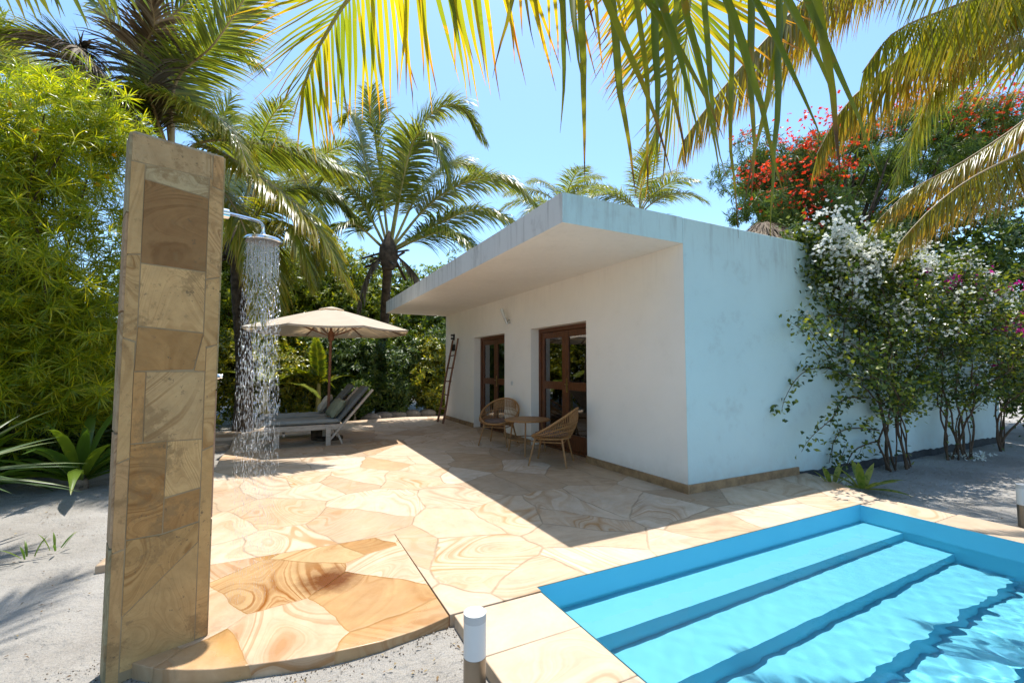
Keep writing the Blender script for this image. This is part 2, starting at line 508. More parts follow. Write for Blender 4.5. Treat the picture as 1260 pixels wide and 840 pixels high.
def water_mat():
    m, nt, out = new_mat('clear_pool_water'); N = NT(nt)
    p = N.n('BsdfGlass'); p.inputs['Color'].default_value = (.97,1,1,1)
    p.inputs['Roughness'].default_value = 0.0; p.inputs['IOR'].default_value = 1.33
    N.l(p.outputs[0], out.inputs[0])
    return m
M['water'] = water_mat()

def drop_mat():
    m, nt, out = new_mat('falling_water'); N = NT(nt)
    p = N.n('BsdfPrincipled'); p.inputs['Base Color'].default_value = (.92,.95,.97,1)
    p.inputs['Roughness'].default_value = .12; p.inputs['IOR'].default_value = 1.33
    p.inputs['Transmission Weight'].default_value = .45
    t = N.n('BsdfTransparent')
    mx = N.n('MixShader'); mx.inputs[0].default_value = .42
    N.l(p.outputs[0], mx.inputs[1]); N.l(t.outputs[0], mx.inputs[2]); N.l(mx.outputs[0], out.inputs[0])
    return m
M['drops'] = drop_mat()

YG = (1.35, 1.3, .45)
M['frond_over'] = leaf_mat('sun_tinted_coconut_leaflets', [(.12,.17,.02),(.20,.23,.02),(.33,.30,.02),(.15,.20,.02),(.40,.32,.02)], .6, (1.9,1.7,.5),  # sunlight put into the leaf colour, over real yellowing and brown tips
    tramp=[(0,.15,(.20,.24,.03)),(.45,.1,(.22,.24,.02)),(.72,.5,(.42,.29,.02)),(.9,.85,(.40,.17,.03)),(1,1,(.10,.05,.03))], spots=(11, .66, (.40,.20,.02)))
M['frond_near'] = leaf_mat('shade_tinted_coconut_leaflets', [(.10,.145,.02),(.14,.18,.022),(.09,.13,.02),(.21,.22,.022)], .5, (1.7,1.6,.4),  # darker coconut green: the shade of backlit leaflets is in the colour
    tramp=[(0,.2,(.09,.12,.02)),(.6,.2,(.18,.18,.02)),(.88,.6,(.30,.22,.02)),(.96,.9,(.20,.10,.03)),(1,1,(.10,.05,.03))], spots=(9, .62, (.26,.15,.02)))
M['frond_brown'] = leaf_mat('ageing_coconut_leaflets', [(.16,.19,.035),(.24,.24,.04),(.20,.22,.035),(.32,.27,.05),(.18,.18,.03)], .55, (1.7,1.45,.45), rough=.3, spec=.6,
    tramp=[(0,.1,(.2,.16,.05)),(.5,.25,(.28,.19,.03)),(.8,.7,(.42,.22,.02)),(1,.9,(.22,.11,.03))], spots=(9, .62, (.30,.15,.03)))
M['frond_green'] = leaf_mat('coconut_leaflets', [(.12,.165,.028),(.16,.20,.032),(.21,.24,.032),(.13,.17,.045),(.28,.27,.035)], .48, YG, rough=.33, spec=.6,
    tramp=[(0,.1,(.1,.12,.02)),(.7,.1,(.2,.2,.03)),(1,.6,(.26,.20,.06))])
M['frond_lime'] = leaf_mat('yellowing_coconut_leaflets', [(.20,.24,.026),(.28,.30,.026),(.16,.20,.029),(.38,.33,.03)], .5, (1.6,1.45,.45), rough=.3, spec=.5,
    tramp=[(0,.1,(.1,.12,.02)),(.6,.2,(.3,.24,.02)),(1,.7,(.35,.22,.04))])
M['frond_dead'] = leaf_mat('dead_palm_leaves', [(.10,.065,.035),(.16,.11,.06),(.22,.17,.11),(.07,.045,.025)], .15, (1,1,1), rough=.7, spec=.2)
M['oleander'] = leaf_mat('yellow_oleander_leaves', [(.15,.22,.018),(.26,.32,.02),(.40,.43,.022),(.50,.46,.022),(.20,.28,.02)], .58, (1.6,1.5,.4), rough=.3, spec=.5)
M['oleander_in'] = leaf_mat('shade_tinted_oleander_leaves', [(.06,.10,.016),(.10,.15,.02),(.16,.20,.02)], .45, YG, rough=.3, spec=.5)  # dark copy of the oleander leaves, shade inside the crown put into colour
M['yellow'] = leaf_mat('yellow_blossom', [(.70,.45,.02),(.75,.40,.01)], .4, (1.1,1,.5))
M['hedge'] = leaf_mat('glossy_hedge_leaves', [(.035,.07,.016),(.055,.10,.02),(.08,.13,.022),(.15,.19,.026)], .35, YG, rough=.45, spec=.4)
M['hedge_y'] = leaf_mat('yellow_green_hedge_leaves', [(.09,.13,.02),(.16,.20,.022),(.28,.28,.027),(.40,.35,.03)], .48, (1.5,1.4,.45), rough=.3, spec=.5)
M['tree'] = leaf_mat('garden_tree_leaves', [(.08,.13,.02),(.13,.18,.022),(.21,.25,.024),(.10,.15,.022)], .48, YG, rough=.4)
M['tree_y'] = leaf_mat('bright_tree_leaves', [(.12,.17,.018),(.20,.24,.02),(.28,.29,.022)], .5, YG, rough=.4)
M['flam'] = leaf_mat('feathery_flame_tree_leaves', [(.08,.14,.028),(.12,.18,.03),(.17,.23,.032),(.06,.11,.028)], .48, YG, rough=.45)
M['red'] = leaf_mat('red_flame_blossom', [(.62,.035,.012),(.75,.07,.015),(.55,.02,.012),(.78,.13,.03)], .4, (1.2,1,.8))
M['bougleaf'] = leaf_mat('bougainvillea_leaves', [(.03,.06,.014),(.055,.09,.018),(.10,.14,.02),(.22,.24,.025)], .35, (1.6,1.5,.4), rough=.32, spec=.5)
M['whitebract'] = leaf_mat('white_bougainvillea_bracts', [(.80,.80,.74),(.84,.83,.80),(.74,.76,.66)], .4, (1,1,.95), rough=.6, spec=.2)
M['pinkbract'] = leaf_mat('magenta_bougainvillea_bracts', [(.55,.012,.24),(.66,.02,.32),(.48,.01,.28)], .45, (1.2,.9,1.2), rough=.6, spec=.2)
M['lily'] = leaf_mat('broad_lily_leaves', [(.06,.12,.02),(.10,.17,.022),(.16,.22,.025)], .45, (1.5,1.5,.45), rough=.3, spec=.6, spots=(5, .62, (.30,.30,.04)))
M['spear'] = leaf_mat('striped_spear_leaves', [(.06,.10,.035),(.09,.13,.05),(.15,.18,.08),(.08,.12,.04)], .25, YG, rough=.35, spec=.5)
M['varieg'] = leaf_mat('variegated_leaves', [(.30,.31,.06),(.38,.36,.10),(.20,.25,.05)], .45, (1.4,1.35,.6), rough=.3, spec=.5, spots=(16, .5, (.12,.19,.03)))
M['grit'] = leaf_mat('soil_grit', [(.14,.10,.065),(.24,.19,.14),(.35,.31,.26),(.12,.085,.06)], .02, (1,1,1), rough=.9, spec=.1)
M['litter'] = leaf_mat('dry_fallen_leaves', [(.13,.08,.04),(.22,.14,.07),(.08,.05,.03),(.32,.24,.12)], .1, (1,1,1), rough=.8, spec=.1)

# ------------------------------------------------------------------ world, sun, camera
SUNV = Vector((.40, .67, 3.24)).normalized()
w = bpy.data.worlds.new('World'); scene.world = w; w.use_nodes = True
wn = w.node_tree; wn.nodes.clear()
sky = wn.nodes.new('ShaderNodeTexSky'); sky.sky_type = 'NISHITA'; sky.sun_disc = False
sky.sun_elevation = math.asin(SUNV.z); sky.sun_rotation = math.atan2(SUNV.x, SUNV.y)
sky.air_density = 1.0; sky.dust_density = 1.0; sky.ozone_density = 1.0
bg = wn.nodes.new('ShaderNodeBackground'); bg.inputs[1].default_value = .145
wo = wn.nodes.new('ShaderNodeOutputWorld')
tint = wn.nodes.new('ShaderNodeMix'); tint.data_type = 'RGBA'; tint.blend_type = 'MULTIPLY'; tint.inputs[0].default_value = 1
tint.inputs[7].default_value = (.79, .90, .935, 1)
hs = wn.nodes.new('ShaderNodeHueSaturation'); hs.inputs['Saturation'].default_value = 1.12
wn.links.new(sky.outputs[0], hs.inputs['Color']); wn.links.new(hs.outputs[0], tint.inputs[6]); wn.links.new(tint.outputs[2], bg.inputs[0]); wn.links.new(bg.outputs[0], wo.inputs[0])

sl = bpy.data.lights.new('sun', 'SUN'); sl.energy = 3.3; sl.angle = R(.53); sl.color = (1, .97, .92)
so = bpy.data.objects.new('sun', sl); link(so); so.rotation_euler = SUNV.to_track_quat('Z', 'Y').to_euler(); so.location = (3, 5, 20)
sl.cycles.is_caustics_light = True

cam = bpy.data.cameras.new('camera'); cam.sensor_width = 36; cam.lens = 36*554/1260
cam.clip_start = .05; cam.clip_end = 2000
co = bpy.data.objects.new('camera', cam); link(co)
co.location = (0, 0, 1.45); co.rotation_euler = (R(90+3.306), 0, R(-27.141))
scene.camera = co

scene.view_settings.view_transform = 'Standard'; scene.view_settings.look = 'None'
scene.view_settings.gamma = 1; scene.view_settings.exposure = 1.22
cy = scene.cycles
cy.use_denoising = True
cy.max_bounces = 10; cy.diffuse_bounces = 4; cy.glossy_bounces = 4; cy.transmission_bounces = 6; cy.transparent_max_bounces = 48
cy.sample_clamp_indirect = 6.0
cy.caustics_reflective = False; cy.caustics_refractive = True

# ------------------------------------------------------------------ ground
def vnoise(x, y, s, seed):
    rs = np.random.default_rng(seed)
    a = rs.uniform(0, 6.28, 14); ph = rs.uniform(0, 6.28, 14); k = s*rs.uniform(.6, 1.7, 14)
    z = 0
    for i in range(14): z = z + np.sin(k[i]*(x*np.cos(a[i])+y*np.sin(a[i]))+ph[i])
    return z/14*1.4

PX0, PX1, PY0, PY1 = 1.545, 5.52, -4.2, 2.66
xs = np.unique(np.concatenate([[-300,-120,-60,-30,-18,-12], np.arange(-9, 15.01, .12), [17,20,26,40,70,130,300], [PX0-.1, PX1+.1]]))
ys = np.unique(np.concatenate([[-300,-120,-60,-30,-16,-10,-7], [PY0-.1], np.arange(-5, 16.01, .12), [18,22,28,40,70,130,300], [PY1+.1]]))
X, Y = np.meshgrid(xs, ys)
def sand_h(X, Y):
    h = -.095 + .028*vnoise(X, Y, 2.4, 3) + .014*vnoise(X, Y, 7.5, 4)
    flat = np.clip((X+.3)/1.0, 0, 1)*np.clip((6.2-X)/.6, 0, 1)*np.clip((4.2-Y)/.6, 0, 1)
    h = h*(1-flat) + (-.078+.010*vnoise(X, Y, 7.5, 4))*flat
    h = h + .030*np.clip((.95-X)/.15, 0, 1)*np.clip((Y-1.9)/.6, 0, 1)*flat
    h = np.minimum(h, -.035)
    left = np.clip((-1.2-X)/3, 0, 1)
    return h + left*.10*(.6+.4*vnoise(X, Y, 1.1, 8))*np.clip((Y-5)/4, 0, 1)
Z = sand_h(X, Y)
far = np.maximum(np.abs(X), np.abs(Y)) > 20
Z[far] = -.1
sand = LM()
ny, nx = X.shape
idx = np.arange(nx*ny).reshape(ny, nx)
q = np.stack([idx[:-1,:-1], idx[:-1,1:], idx[1:,1:], idx[1:,:-1]], -1).reshape(-1, 4)
cxm = ((X[:-1,:-1]+X[:-1,1:])/2).ravel(); cym = ((Y[:-1,:-1]+Y[1:,:-1])/2).ravel()
hole = (cxm > PX0-.1) & (cxm < PX1+.1) & (cym > PY0-.1) & (cym < PY1+.1)
under = (cxm > -.5) & (cxm < 5.7) & (cym > 4.4) & (cym < 12.2)
sand.add(np.stack([X, Y, Z], -1), q[~(hole | under)])
o = sand.build('sand_ground', M['sand'], smooth=True); tag(o, 'pale coral sand of the garden around the terrace', 'sand', kind='structure')

# ------------------------------------------------------------------ terrace
mb = MB()
rr = random.Random(5)
patio = [(-.80,4.05),(.925,4.05),(.925,2.605),(1.55,2.605),(1.55,2.664),(5.94,2.664),(6.12,3.0),(6.38,3.42),(6.50,3.765),
         (6.50,4.4),(4.62,4.4),(4.62,12.3),(4.35,12.5),(4.35,13.0),(3.3,13.3),(2.2,13.1),(1.0,12.85),(-.3,12.7),(-.84,11.2),(-.78,9.6),(-.83,8.6),(-.79,7.2),(-.83,6.0)]
mb.prism(patio, -.16, 0)
o = mb.build('terrace_paving', M['paving'], bevel=.004); tag(o, 'sandstone crazy paving of the terrace', 'terrace', kind='structure')
arc = [(-.66,3.02),(-.612,2.903),(-.50,2.80),(-.364,2.722),(-.25,2.668),(-.123,2.632),(.06,2.585),(.239,2.552),(.38,2.535),(.517,2.525),(.70,2.54),(.80,2.562),(.915,2.595),
       (.9215,4.0465),(-.78,4.0465),(-.78,3.5)]
mb = MB().prism(arc, -.14, -.001)
o = mb.build('shower_base_paving', M['wetpaving'], bevel=.004); tag(o, 'wet orange sandstone floor under the shower, rounded front', 'paving', kind='structure')
# pool coping: each stone its own block, all of one setting
cop = []
y = 2.598
for i, L in enumerate([.44,.455,.47,.45,.46,.45,.47,.45,.46,.45,.46,.45,.46]):
    cop.append((.945+.004*rr.uniform(-1,1), y-L+.006, 1.543, y)); y -= L
y = 2.655
for i, L in enumerate([.62,.7,.66,.6,.7,.66,.7,.66,.7,.66]):
    cop.append((5.523, y-L+.006, 6.02+.05*rr.uniform(-1,1)+.0, y)); y -= L
for i, (x0, y0, x1, y1) in enumerate(cop):
    j = lambda: rr.uniform(-.003,.003)
    poly = [(x0+j(), y0+j()), (x1, y0+j()), (x1, y1+j()), (x0+j(), y1+j())]
    o = MB().prism(poly, -.17+i*1e-4, -.002+rr.uniform(-.003,.002)).build('pool_coping', M['block'], bevel=.006)
    tag(o, 'sandstone coping stones along the pool edge', 'pool edge', 'pool coping stones', 'structure')

# pool shell with steps
WZ = -.165
x0, x1, yb, yf = PX0+.003, PX1-.003, PY1-.003, PY0
prof = [(yb, -.004), (yb, -.215), (2.285, -.215), (2.285, -.42), (1.905, -.42), (1.905, -.625), (1.525, -.625), (1.525, -.84), (1.145, -.84), (1.145, -1.25), (yf, -1.25), (yf, -.004)]
mb = MB()
for (ya, za), (yc, zc) in zip(prof[:-1], prof[1:]):
    mb.add([(x0,ya,za),(x1,ya,za),(x1,yc,zc),(x0,yc,zc)], [(0,1,2,3)])
for sx in (x0, x1):
    for (ya, za), (yc, zc) in zip(prof[:-1], prof[1:]):
        if ya != yc:
            mb.add([(sx,ya,-.004),(sx,yc,-.004),(sx,yc,zc),(sx,ya,za)], [(0,1,2,3) if sx == x0 else (3,2,1,0)])
o = mb.build('pool_basin', M['pool']); tag(o, 'turquoise painted pool basin with broad entry steps', 'pool', kind='structure')
o.cycles.is_caustics_receiver = True
# water surface
wx = np.linspace(x0+.001, x1-.001, 260); wy = np.linspace(yf+.001, yb-.001, 440)
X, Y = np.meshgrid(wx, wy)
amp = .40 + 2.1*np.clip((1.75-Y)/.9, 0, 1)
Zw = WZ + amp*(.0034*vnoise(X, Y, 8, 21)+.0042*vnoise(X, Y, 17, 22)+.0030*vnoise(X, Y, 31, 23)+.0012*vnoise(X, Y, 55, 24))
Wm = LM(); ny, nx = X.shape; idx = np.arange(nx*ny).reshape(ny, nx)
Wm.add(np.stack([X, Y, Zw], -1), np.stack([idx[:-1,:-1], idx[:-1,1:], idx[1:,1:], idx[1:,:-1]], -1).reshape(-1, 4))
o = Wm.build('pool_water', M['water'], smooth=True); tag(o, 'clear rippled water of the pool', 'water', kind='structure')
o.cycles.is_caustics_caster = True

# ------------------------------------------------------------------ villa
FX, SY, EY, SOF, TOP, BX = 4.22, 3.774, 12.42, 2.925, 3.24, 13.35
D = [(5.70, 7.45), (8.58, 10.28)]; DH = 2.18; REC = .17
villa = empty('white_villa', (8.0, 8.0, 0), label='white flat roofed villa with deep overhanging eave and aqua side wall', cat='villa')
def vpart(mbx, name, mat, **k):
    o = mbx.build(name, mat, **k); o.parent = villa; o.matrix_parent_inverse = Matrix.Translation((-8.0, -8.0, 0)); return o
mb = MB()
yb_ = [SY, D[0][0], D[0][1], D[1][0], D[1][1], EY]
def qd(p): mb.add(p, [(0,1,2,3)])
for a, b in zip(yb_[:-1], yb_[1:]):
    isd = (a, b) in D
    for z0_, z1_ in ((-.2, DH), (DH, SOF)):
        if isd and z0_ < 0: continue
        qd([(FX,b,z0_),(FX,a,z0_),(FX,a,z1_),(FX,b,z1_)])
for a, b in D:
    r = FX+.34
    qd([(FX,a,-.2),(r,a,-.2),(r,a,DH),(FX,a,DH)][::-1]); qd([(FX,b,-.2),(r,b,-.2),(r,b,DH),(FX,b,DH)])
    qd([(FX,a,DH),(r,a,DH),(r,b,DH),(FX,b,DH)][::-1])
qd([(FX,EY,-.2),(9,EY,-.2),(9,EY,SOF),(FX,EY,SOF)][::-1])
qd([(9,EY,-.2),(9,SY+.3,-.2),(9,SY+.3,SOF),(9,EY,SOF)])
vpart(mb, 'wall', M['white'])
mb = MB()
mb.box((FX+.003, SY, -.3), (BX, SY+.24, TOP))
vpart(mb, 'side_wall', M['cyan'], bevel=.006)
mb = MB()
mb.add([(2.512,SY,SOF),(FX-.002,SY,SOF),(FX-.002,SY,TOP),(2.512,SY,TOP)], [(0,1,2,3)], 1)
mb.add([(2.512,EY,SOF),(2.512,SY,SOF),(2.512,SY,TOP),(2.512,EY,TOP)], [(0,1,2,3)], 0)
mb.add([(2.512,EY,SOF),(FX+.1,EY,SOF),(FX+.1,SY,SOF),(2.512,SY,SOF)], [(0,1,2,3)], 2)
mb.add([(2.512,SY,TOP),(FX,SY,TOP),(FX,EY,TOP),(2.512,EY,TOP)], [(0,1,2,3)], 0)
mb.add([(FX,EY,SOF),(2.512,EY,SOF),(2.512,EY,TOP),(FX,EY,TOP)], [(0,1,2,3)], 0)
mb.box((FX+.004, SY+.245, SOF+.004), (9.0, EY-.004, TOP-.006), 0)
vpart(mb, 'roof_slab', [M['fascia'], M['cyan'], M['white']])
# skirting
for (xa, ya, xb, yb2) in [(FX-.03, SY-.028, FX+.002, 5.698), (FX-.03, 7.452, FX+.002, 8.578), (FX-.03, 10.282, FX+.002, EY)]:
    vpart(MB().box((xa, ya, -.05), (xb, yb2, .10)), 'skirting', M['skirt'], bevel=.006)
vpart(MB().box((FX+.004, SY-.028, -.05), (6.32, SY+.001, .10)), 'skirting', M['skirt'], bevel=.006)
mb = MB()
n = 60
for i in range(n):
    a = 6.322+(BX-6.322)*i/n; b = 6.322+(BX-6.322)*(i+1)/n
    t0 = .015+.04*max(0, vnoise(np.array(a), np.array(0.), 5.0, 5)+.3)+.012*math.sin(a*23); t1 = .015+.04*max(0, vnoise(np.array(b), np.array(0.), 5.0, 5)+.3)+.012*math.sin(b*23)
    mb.add([(a,SY-.008,-.3),(b,SY-.008,-.3),(b,SY-.008,t1),(a,SY-.008,t0)], [(0,1,2,3)])
vpart(mb, 'damp_course', M['tar'])
# rooms behind the doors
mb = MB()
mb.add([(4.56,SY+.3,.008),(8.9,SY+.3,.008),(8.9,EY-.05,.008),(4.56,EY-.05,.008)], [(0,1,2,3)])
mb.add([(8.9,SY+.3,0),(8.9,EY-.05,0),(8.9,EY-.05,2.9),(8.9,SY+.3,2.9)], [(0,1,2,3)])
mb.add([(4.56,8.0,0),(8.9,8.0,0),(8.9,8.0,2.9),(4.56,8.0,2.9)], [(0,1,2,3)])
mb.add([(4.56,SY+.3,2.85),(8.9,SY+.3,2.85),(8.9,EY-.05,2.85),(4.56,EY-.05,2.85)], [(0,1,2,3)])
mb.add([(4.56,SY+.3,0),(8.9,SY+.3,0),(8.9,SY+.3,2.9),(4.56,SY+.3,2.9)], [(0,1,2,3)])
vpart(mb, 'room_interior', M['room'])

def french_door(ya, yb2, name_label):
    x = FX+REC
    fr = MB(); fw = .075
    fr.box((x, ya+.002, .0), (x+.10, ya+fw, DH-.002)); fr.box((x, yb2-fw, .0), (x+.10, yb2-.002, DH-.002))
    fr.box((x+.001, ya+fw, DH-fw), (x+.099, yb2-fw, DH-.003)); fr.box((x+.001, ya+fw, .009), (x+.099, yb2-fw, .045))
    f = vpart(fr, 'french_door', M['frame'], bevel=.004)
    f['label'] = name_label
    mid = (ya+yb2)/2
    for a, b, side in ((ya+fw+.003, mid-.0015, -1), (mid+.0015, yb2-fw-.003, 1)):
        lf = MB(); s = .10; xa, xb = x+.022, x+.068
        z0_, z1_ = .05, DH-fw-.006
        lf.box((xa, a, z0_), (xb, a+s, z1_)); lf.box((xa, b-s, z0_), (xb, b, z1_))
        for za, zb in ((z0_, z0_+.26), (1.06, 1.20), (z1_-.11, z1_)):
            lf.box((xa+.002, a+s, za), (xb-.002, b-s, zb))
        lo = lf.build('door_leaf', M['frame'], f, bevel=.004)
        for za, zb in ((z0_+.26, 1.06), (1.20, z1_-.11)):
            MB().box((x+.042, a+s, za), (x+.048, b-s, zb)).build('glass_pane', M['glass'], f)
        if side < 0:
            h = MB(); yy = b-.05
            h.box((xa-.008, yy-.02, 1.02), (xa-.001, yy+.02, 1.26))
            h.tube([(xa-.008,yy,1.16),(xa-.05,yy,1.16),(xa-.055,yy-.02,1.16),(xa-.055,yy-.11,1.16)], .009)
            h.build('handle', M['brass'], f)
french_door(*D[0], 'nearer dark hardwood french door with four glass panes behind the table')
french_door(*D[1], 'farther dark hardwood french door with four glass panes near the ladder')
# curtains hang inside
cm = plain('pale_curtain_cloth', (.80,.82,.84), .9)
for i, (a, b) in enumerate(D):
    mb = MB(); pts = []
    n = 40
    vs = []
    for k in range(n+1):
        yy = b-.02-.36*k/n; xx = FX+.30+.016*math.sin(k*1.5)
        vs += [(xx, yy, .05), (xx, yy, 2.2)]
    mb.add(vs, [(2*k, 2*k+2, 2*k+3, 2*k+1) for k in range(n)], 0, True)
    o = mb.build('curtain', cm)
    so_ = o.modifiers.new('t', 'SOLIDIFY'); so_.thickness = .004
    tag(o, ['pale curtain gathered inside the nearer french door', 'pale curtain gathered inside the farther french door'][i], 'curtain', 'curtains inside the french doors')

# wall fittings
lamp = empty('wall_lamp', (FX, 8.34, 2.42), label='slanted glass tube wall lamp with steel holder on the white wall', cat='wall lamp')
mb = MB().tube([(-.002,0,-.02),(-.05,0,-.02)], .035, 16); mb.tube([(-.05,.0,-.08),(-.10,.03,.06)], [.02,.034], 16); mb.build('holder', M['steel'], lamp)
MB().tube([(-.101,.031,.062),(-.155,.07,.24)], .032, 16).build('glass_tube', M['opal'], lamp)
MB().tube([(-.155,.07,.24),(-.158,.072,.248)], .034, 16).build('end_cap', M['steel'], lamp)
o = MB().box((FX-.012, 8.19, 1.09), (FX-.001, 8.27, 1.17)).box((FX-.017, 8.215, 1.11), (FX-.012, 8.245, 1.15)).build('light_switch', M['opal'], bevel=.003)
tag(o, 'small white light switch between the two doors', 'switch')
o = MB().box((FX-.045, 11.62, 1.90), (FX-.001, 11.80, 2.08)).box((FX-.052, 11.64, 1.92), (FX-.045, 11.78, 2.06)).build('meter_box', M['black'], bevel=.006)
tag(o, 'square black box on the wall above the ladder top', 'box')
mb = MB().box((FX-.03, 11.66, 2.2), (FX-.001, 11.74, 2.36)).tube([(FX-.03,11.70,2.33),(FX-.10,11.70,2.33)], .025, 12).tube([(FX-.03,11.70,2.24),(FX-.10,11.70,2.24)], .025, 12)
o = mb.build('flood_light', M['black'], bevel=.004); tag(o, 'tiny black twin spot fitting above the square box', 'light fitting')

# ladder
lad = empty('wooden_ladder', (3.77, 11.49, 0), label='reddish pole ladder leaning on the far end of the white wall', cat='ladder')
A0, A1, B0, B1 = Vector((0,.22,0)), Vector((.40,.20,2.20)), Vector((.0,-.22,0)), Vector((.40,-.20,2.22))
for a, b in ((A0, A1), (B0, B1)):
    pts = [a+(b-a)*t+Vector((.006*math.sin(t*9),.008*math.sin(t*7+a.y*9),0)) for t in np.linspace(0, 1, 9)]
    MB().tube(pts, [.031-.007*t for t in np.linspace(0,1,9)], 8).build('rail', M['bamboo'], lad)
for t in (.17,.33,.49,.65,.80):
    a = A0+(A1-A0)*t; b = B0+(B1-B0)*t; e = (b-a).normalized()*.05
    MB().tube([a-e, b+e], .018, 8).build('rung', M['bamboo'], lad)

# ------------------------------------------------------------------ shower pillar
pil = empty('shower_pillar', (-.52, 2.95, 0), label='tall shower wall clad in tan and cream sandstone slabs', cat='shower pillar')
e = Vector((.378, .126, 0)).normalized(); nf = Vector((e.y, -e.x, 0))      # along the face, out of the face
P0 = Vector((-.705, 2.874, 0)); WID = .405; THK = .17
def pf(u, v, d=0.0): return P0 + e*u + nf*d + Vector((0,0,v)) - Vector((-.52, 2.95, 0))
mb = MB()
zt = 2.655
core = [pf(.004,-.2,-.0022), pf(WID-.004,-.2,-.0022), pf(WID-.004,-.2,-THK), pf(.004,-.2,-THK)]
vs = core + [p+Vector((0,0,.2+zt-.006)) for p in core]
mb.add(vs, [(0,1,5,4),(1,2,6,5),(2,3,7,6),(3,0,4,7),(4,5,6,7)])
mb.build('mortar_core', plain('tan_mortar', (.36,.25,.135), .9, bump=.4), pil)
slabs = [ # corners (u,v), tint
 ([(0,2.505),(.352,2.515),(.352,zt),(0,zt)], (.42,.34,.24)), ([(.354,2.47),(WID,2.46),(WID,zt),(.354,zt)], (.46,.32,.19)),
 ([(.056,2.425),(.338,2.40),(.338,2.513),(.056,2.503)], (.40,.36,.27)), ([(0,2.02),(.054,2.03),(.054,2.503),(0,2.503)], (.44,.33,.20)),
 ([(.056,1.985),(.338,1.98),(.338,2.398),(.056,2.423)], (.25,.16,.085)), ([(.340,1.94),(WID,1.96),(WID,2.458),(.354,2.468),(.352,2.513),(.340,2.513)], (.45,.33,.20)),
 ([(.056,1.66),(.338,1.64),(.338,1.978),(.056,1.983)], (.50,.37,.22)), ([(.340,1.56),(WID,1.58),(WID,1.958),(.340,1.938)], (.45,.33,.19)),
 ([(0,1.60),(.054,1.58),(.054,2.028),(0,2.018)], (.42,.31,.18)),
 ([(.050,1.432),(.300,1.44),(.338,1.638),(.056,1.658)], (.33,.215,.105)), ([(.302,1.432),(.352,1.43),(.352,1.558),(.338,1.63)], (.44,.31,.17)),
 ([(.354,1.0),(WID,1.02),(WID,1.578),(.354,1.558)], (.48,.35,.20)),
 ([(.098,1.07),(.352,1.062),(.352,1.428),(.098,1.43)], (.44,.34,.215)), ([(.050,1.07),(.096,1.07),(.096,1.43),(.050,1.43)], (.40,.26,.13)),
 ([(0,.98),(.048,1.0),(.048,1.578),(0,1.598)], (.42,.31,.18)),
 ([(.050,.60),(.192,.595),(.196,1.068),(.050,1.068)], (.37,.235,.11)), ([(.194,.775),(.352,.80),(.352,1.06),(.198,1.068)], (.50,.375,.22)),
 ([(.194,.595),(.352,.62),(.352,.798),(.194,.773)], (.36,.225,.105)), ([(.354,.0),(WID,.0),(WID,1.018),(.354,.998)], (.46,.32,.17)),
 ([(0,.55),(.046,.56),(.048,.998),(0,.978)], (.42,.30,.18)),
 ([(.048,.235),(.352,.515),(.352,.618),(.192,.593),(.050,.598)], (.40,.28,.145)),
 ([(.048,-.03),(.352,-.03),(.352,.513),(.048,.233)], (.42,.31,.175)),
 ([(0,-.12),(.046,-.12),(.046,.558),(0,.548)], (.43,.31,.18)),
]
V, F, cr, ct = [], [], [], []
rs = random.Random(3)
def slab(poly3, out, th, tint):
    n = len(poly3); b = len(V)
    c = sum(poly3, Vector())/n
    ring = [c+(p-c)*(1-.0004/max((p-c).length, .01)) for p in poly3]
    V.extend(ring); V.extend([p+out*th+(c-p)*(.004/max((c-p).length,.01)) for p in ring])
    rc = (rs.random(), rs.random(), rs.random())
    fs = [tuple(b+n+i for i in range(n))]+[(b+i, b+(i+1)%n, b+n+(i+1)%n, b+n+i) for i in range(n)]
    for f in fs: F.append(f); cr.append(rc); ct.append(tint)
for poly, tint in slabs:
    slab([pf(u, v, -.006) for u, v in poly], nf, .0035+rs.uniform(0,.005), tuple(a*b for a, b in zip(tint, (1.12,.92,.67))))
v0 = -.15
for hgt in (.72,.55,.6,.5,.43): # left edge slabs
    v1_ = min(v0+hgt, zt)
    slab([pf(.002,v0,-THK+.01), pf(.002,v0,-.004), pf(.002,v1_,-.004), pf(.002,v1_,-THK+.01)], -e, .012, (.36+rs.uniform(-.05,.05),.26,.15)); v0 = v1_+.004
v0 = 0.0
for hgt in (.62,.7,.55,.78):
    v1_ = min(v0+hgt, zt)
    slab([pf(WID-.002,v0,-.004), pf(WID-.002,v0,-THK+.01), pf(WID-.002,v1_,-THK+.01), pf(WID-.002,v1_,-.004)], e, .010, (.40,.28+rs.uniform(-.04,.04),.15)); v0 = v1_+.004
slab([pf(.0,zt-.007,0), pf(WID,zt-.007,0), pf(WID,zt-.007,-THK), pf(0,zt-.007,-THK)], Vector((0,0,1)), .012, (.40,.32,.22))
v0 = -.1
for hgt in (.7,.65,.7,.7):
    v1_ = min(v0+hgt, zt)
    slab([pf(WID,v0,-THK+.002), pf(0,v0,-THK+.002), pf(0,v1_,-THK+.002), pf(WID,v1_,-THK+.002)], -nf, .012, (.42,.32,.2)); v0 = v1_+.004
me = bpy.data.meshes.new('stone_cladding'); me.from_pydata(V, [], F); me.materials.append(M['clad'])
for nm, src in (('rnd', cr), ('tint', ct)):
    at = me.attributes.new(nm, 'FLOAT_COLOR', 'FACE'); at.data.foreach_set('color', [c for t in src for c in (*t, 1.0)])
me.update(); link(bpy.data.objects.new('stone_cladding', me), pil)

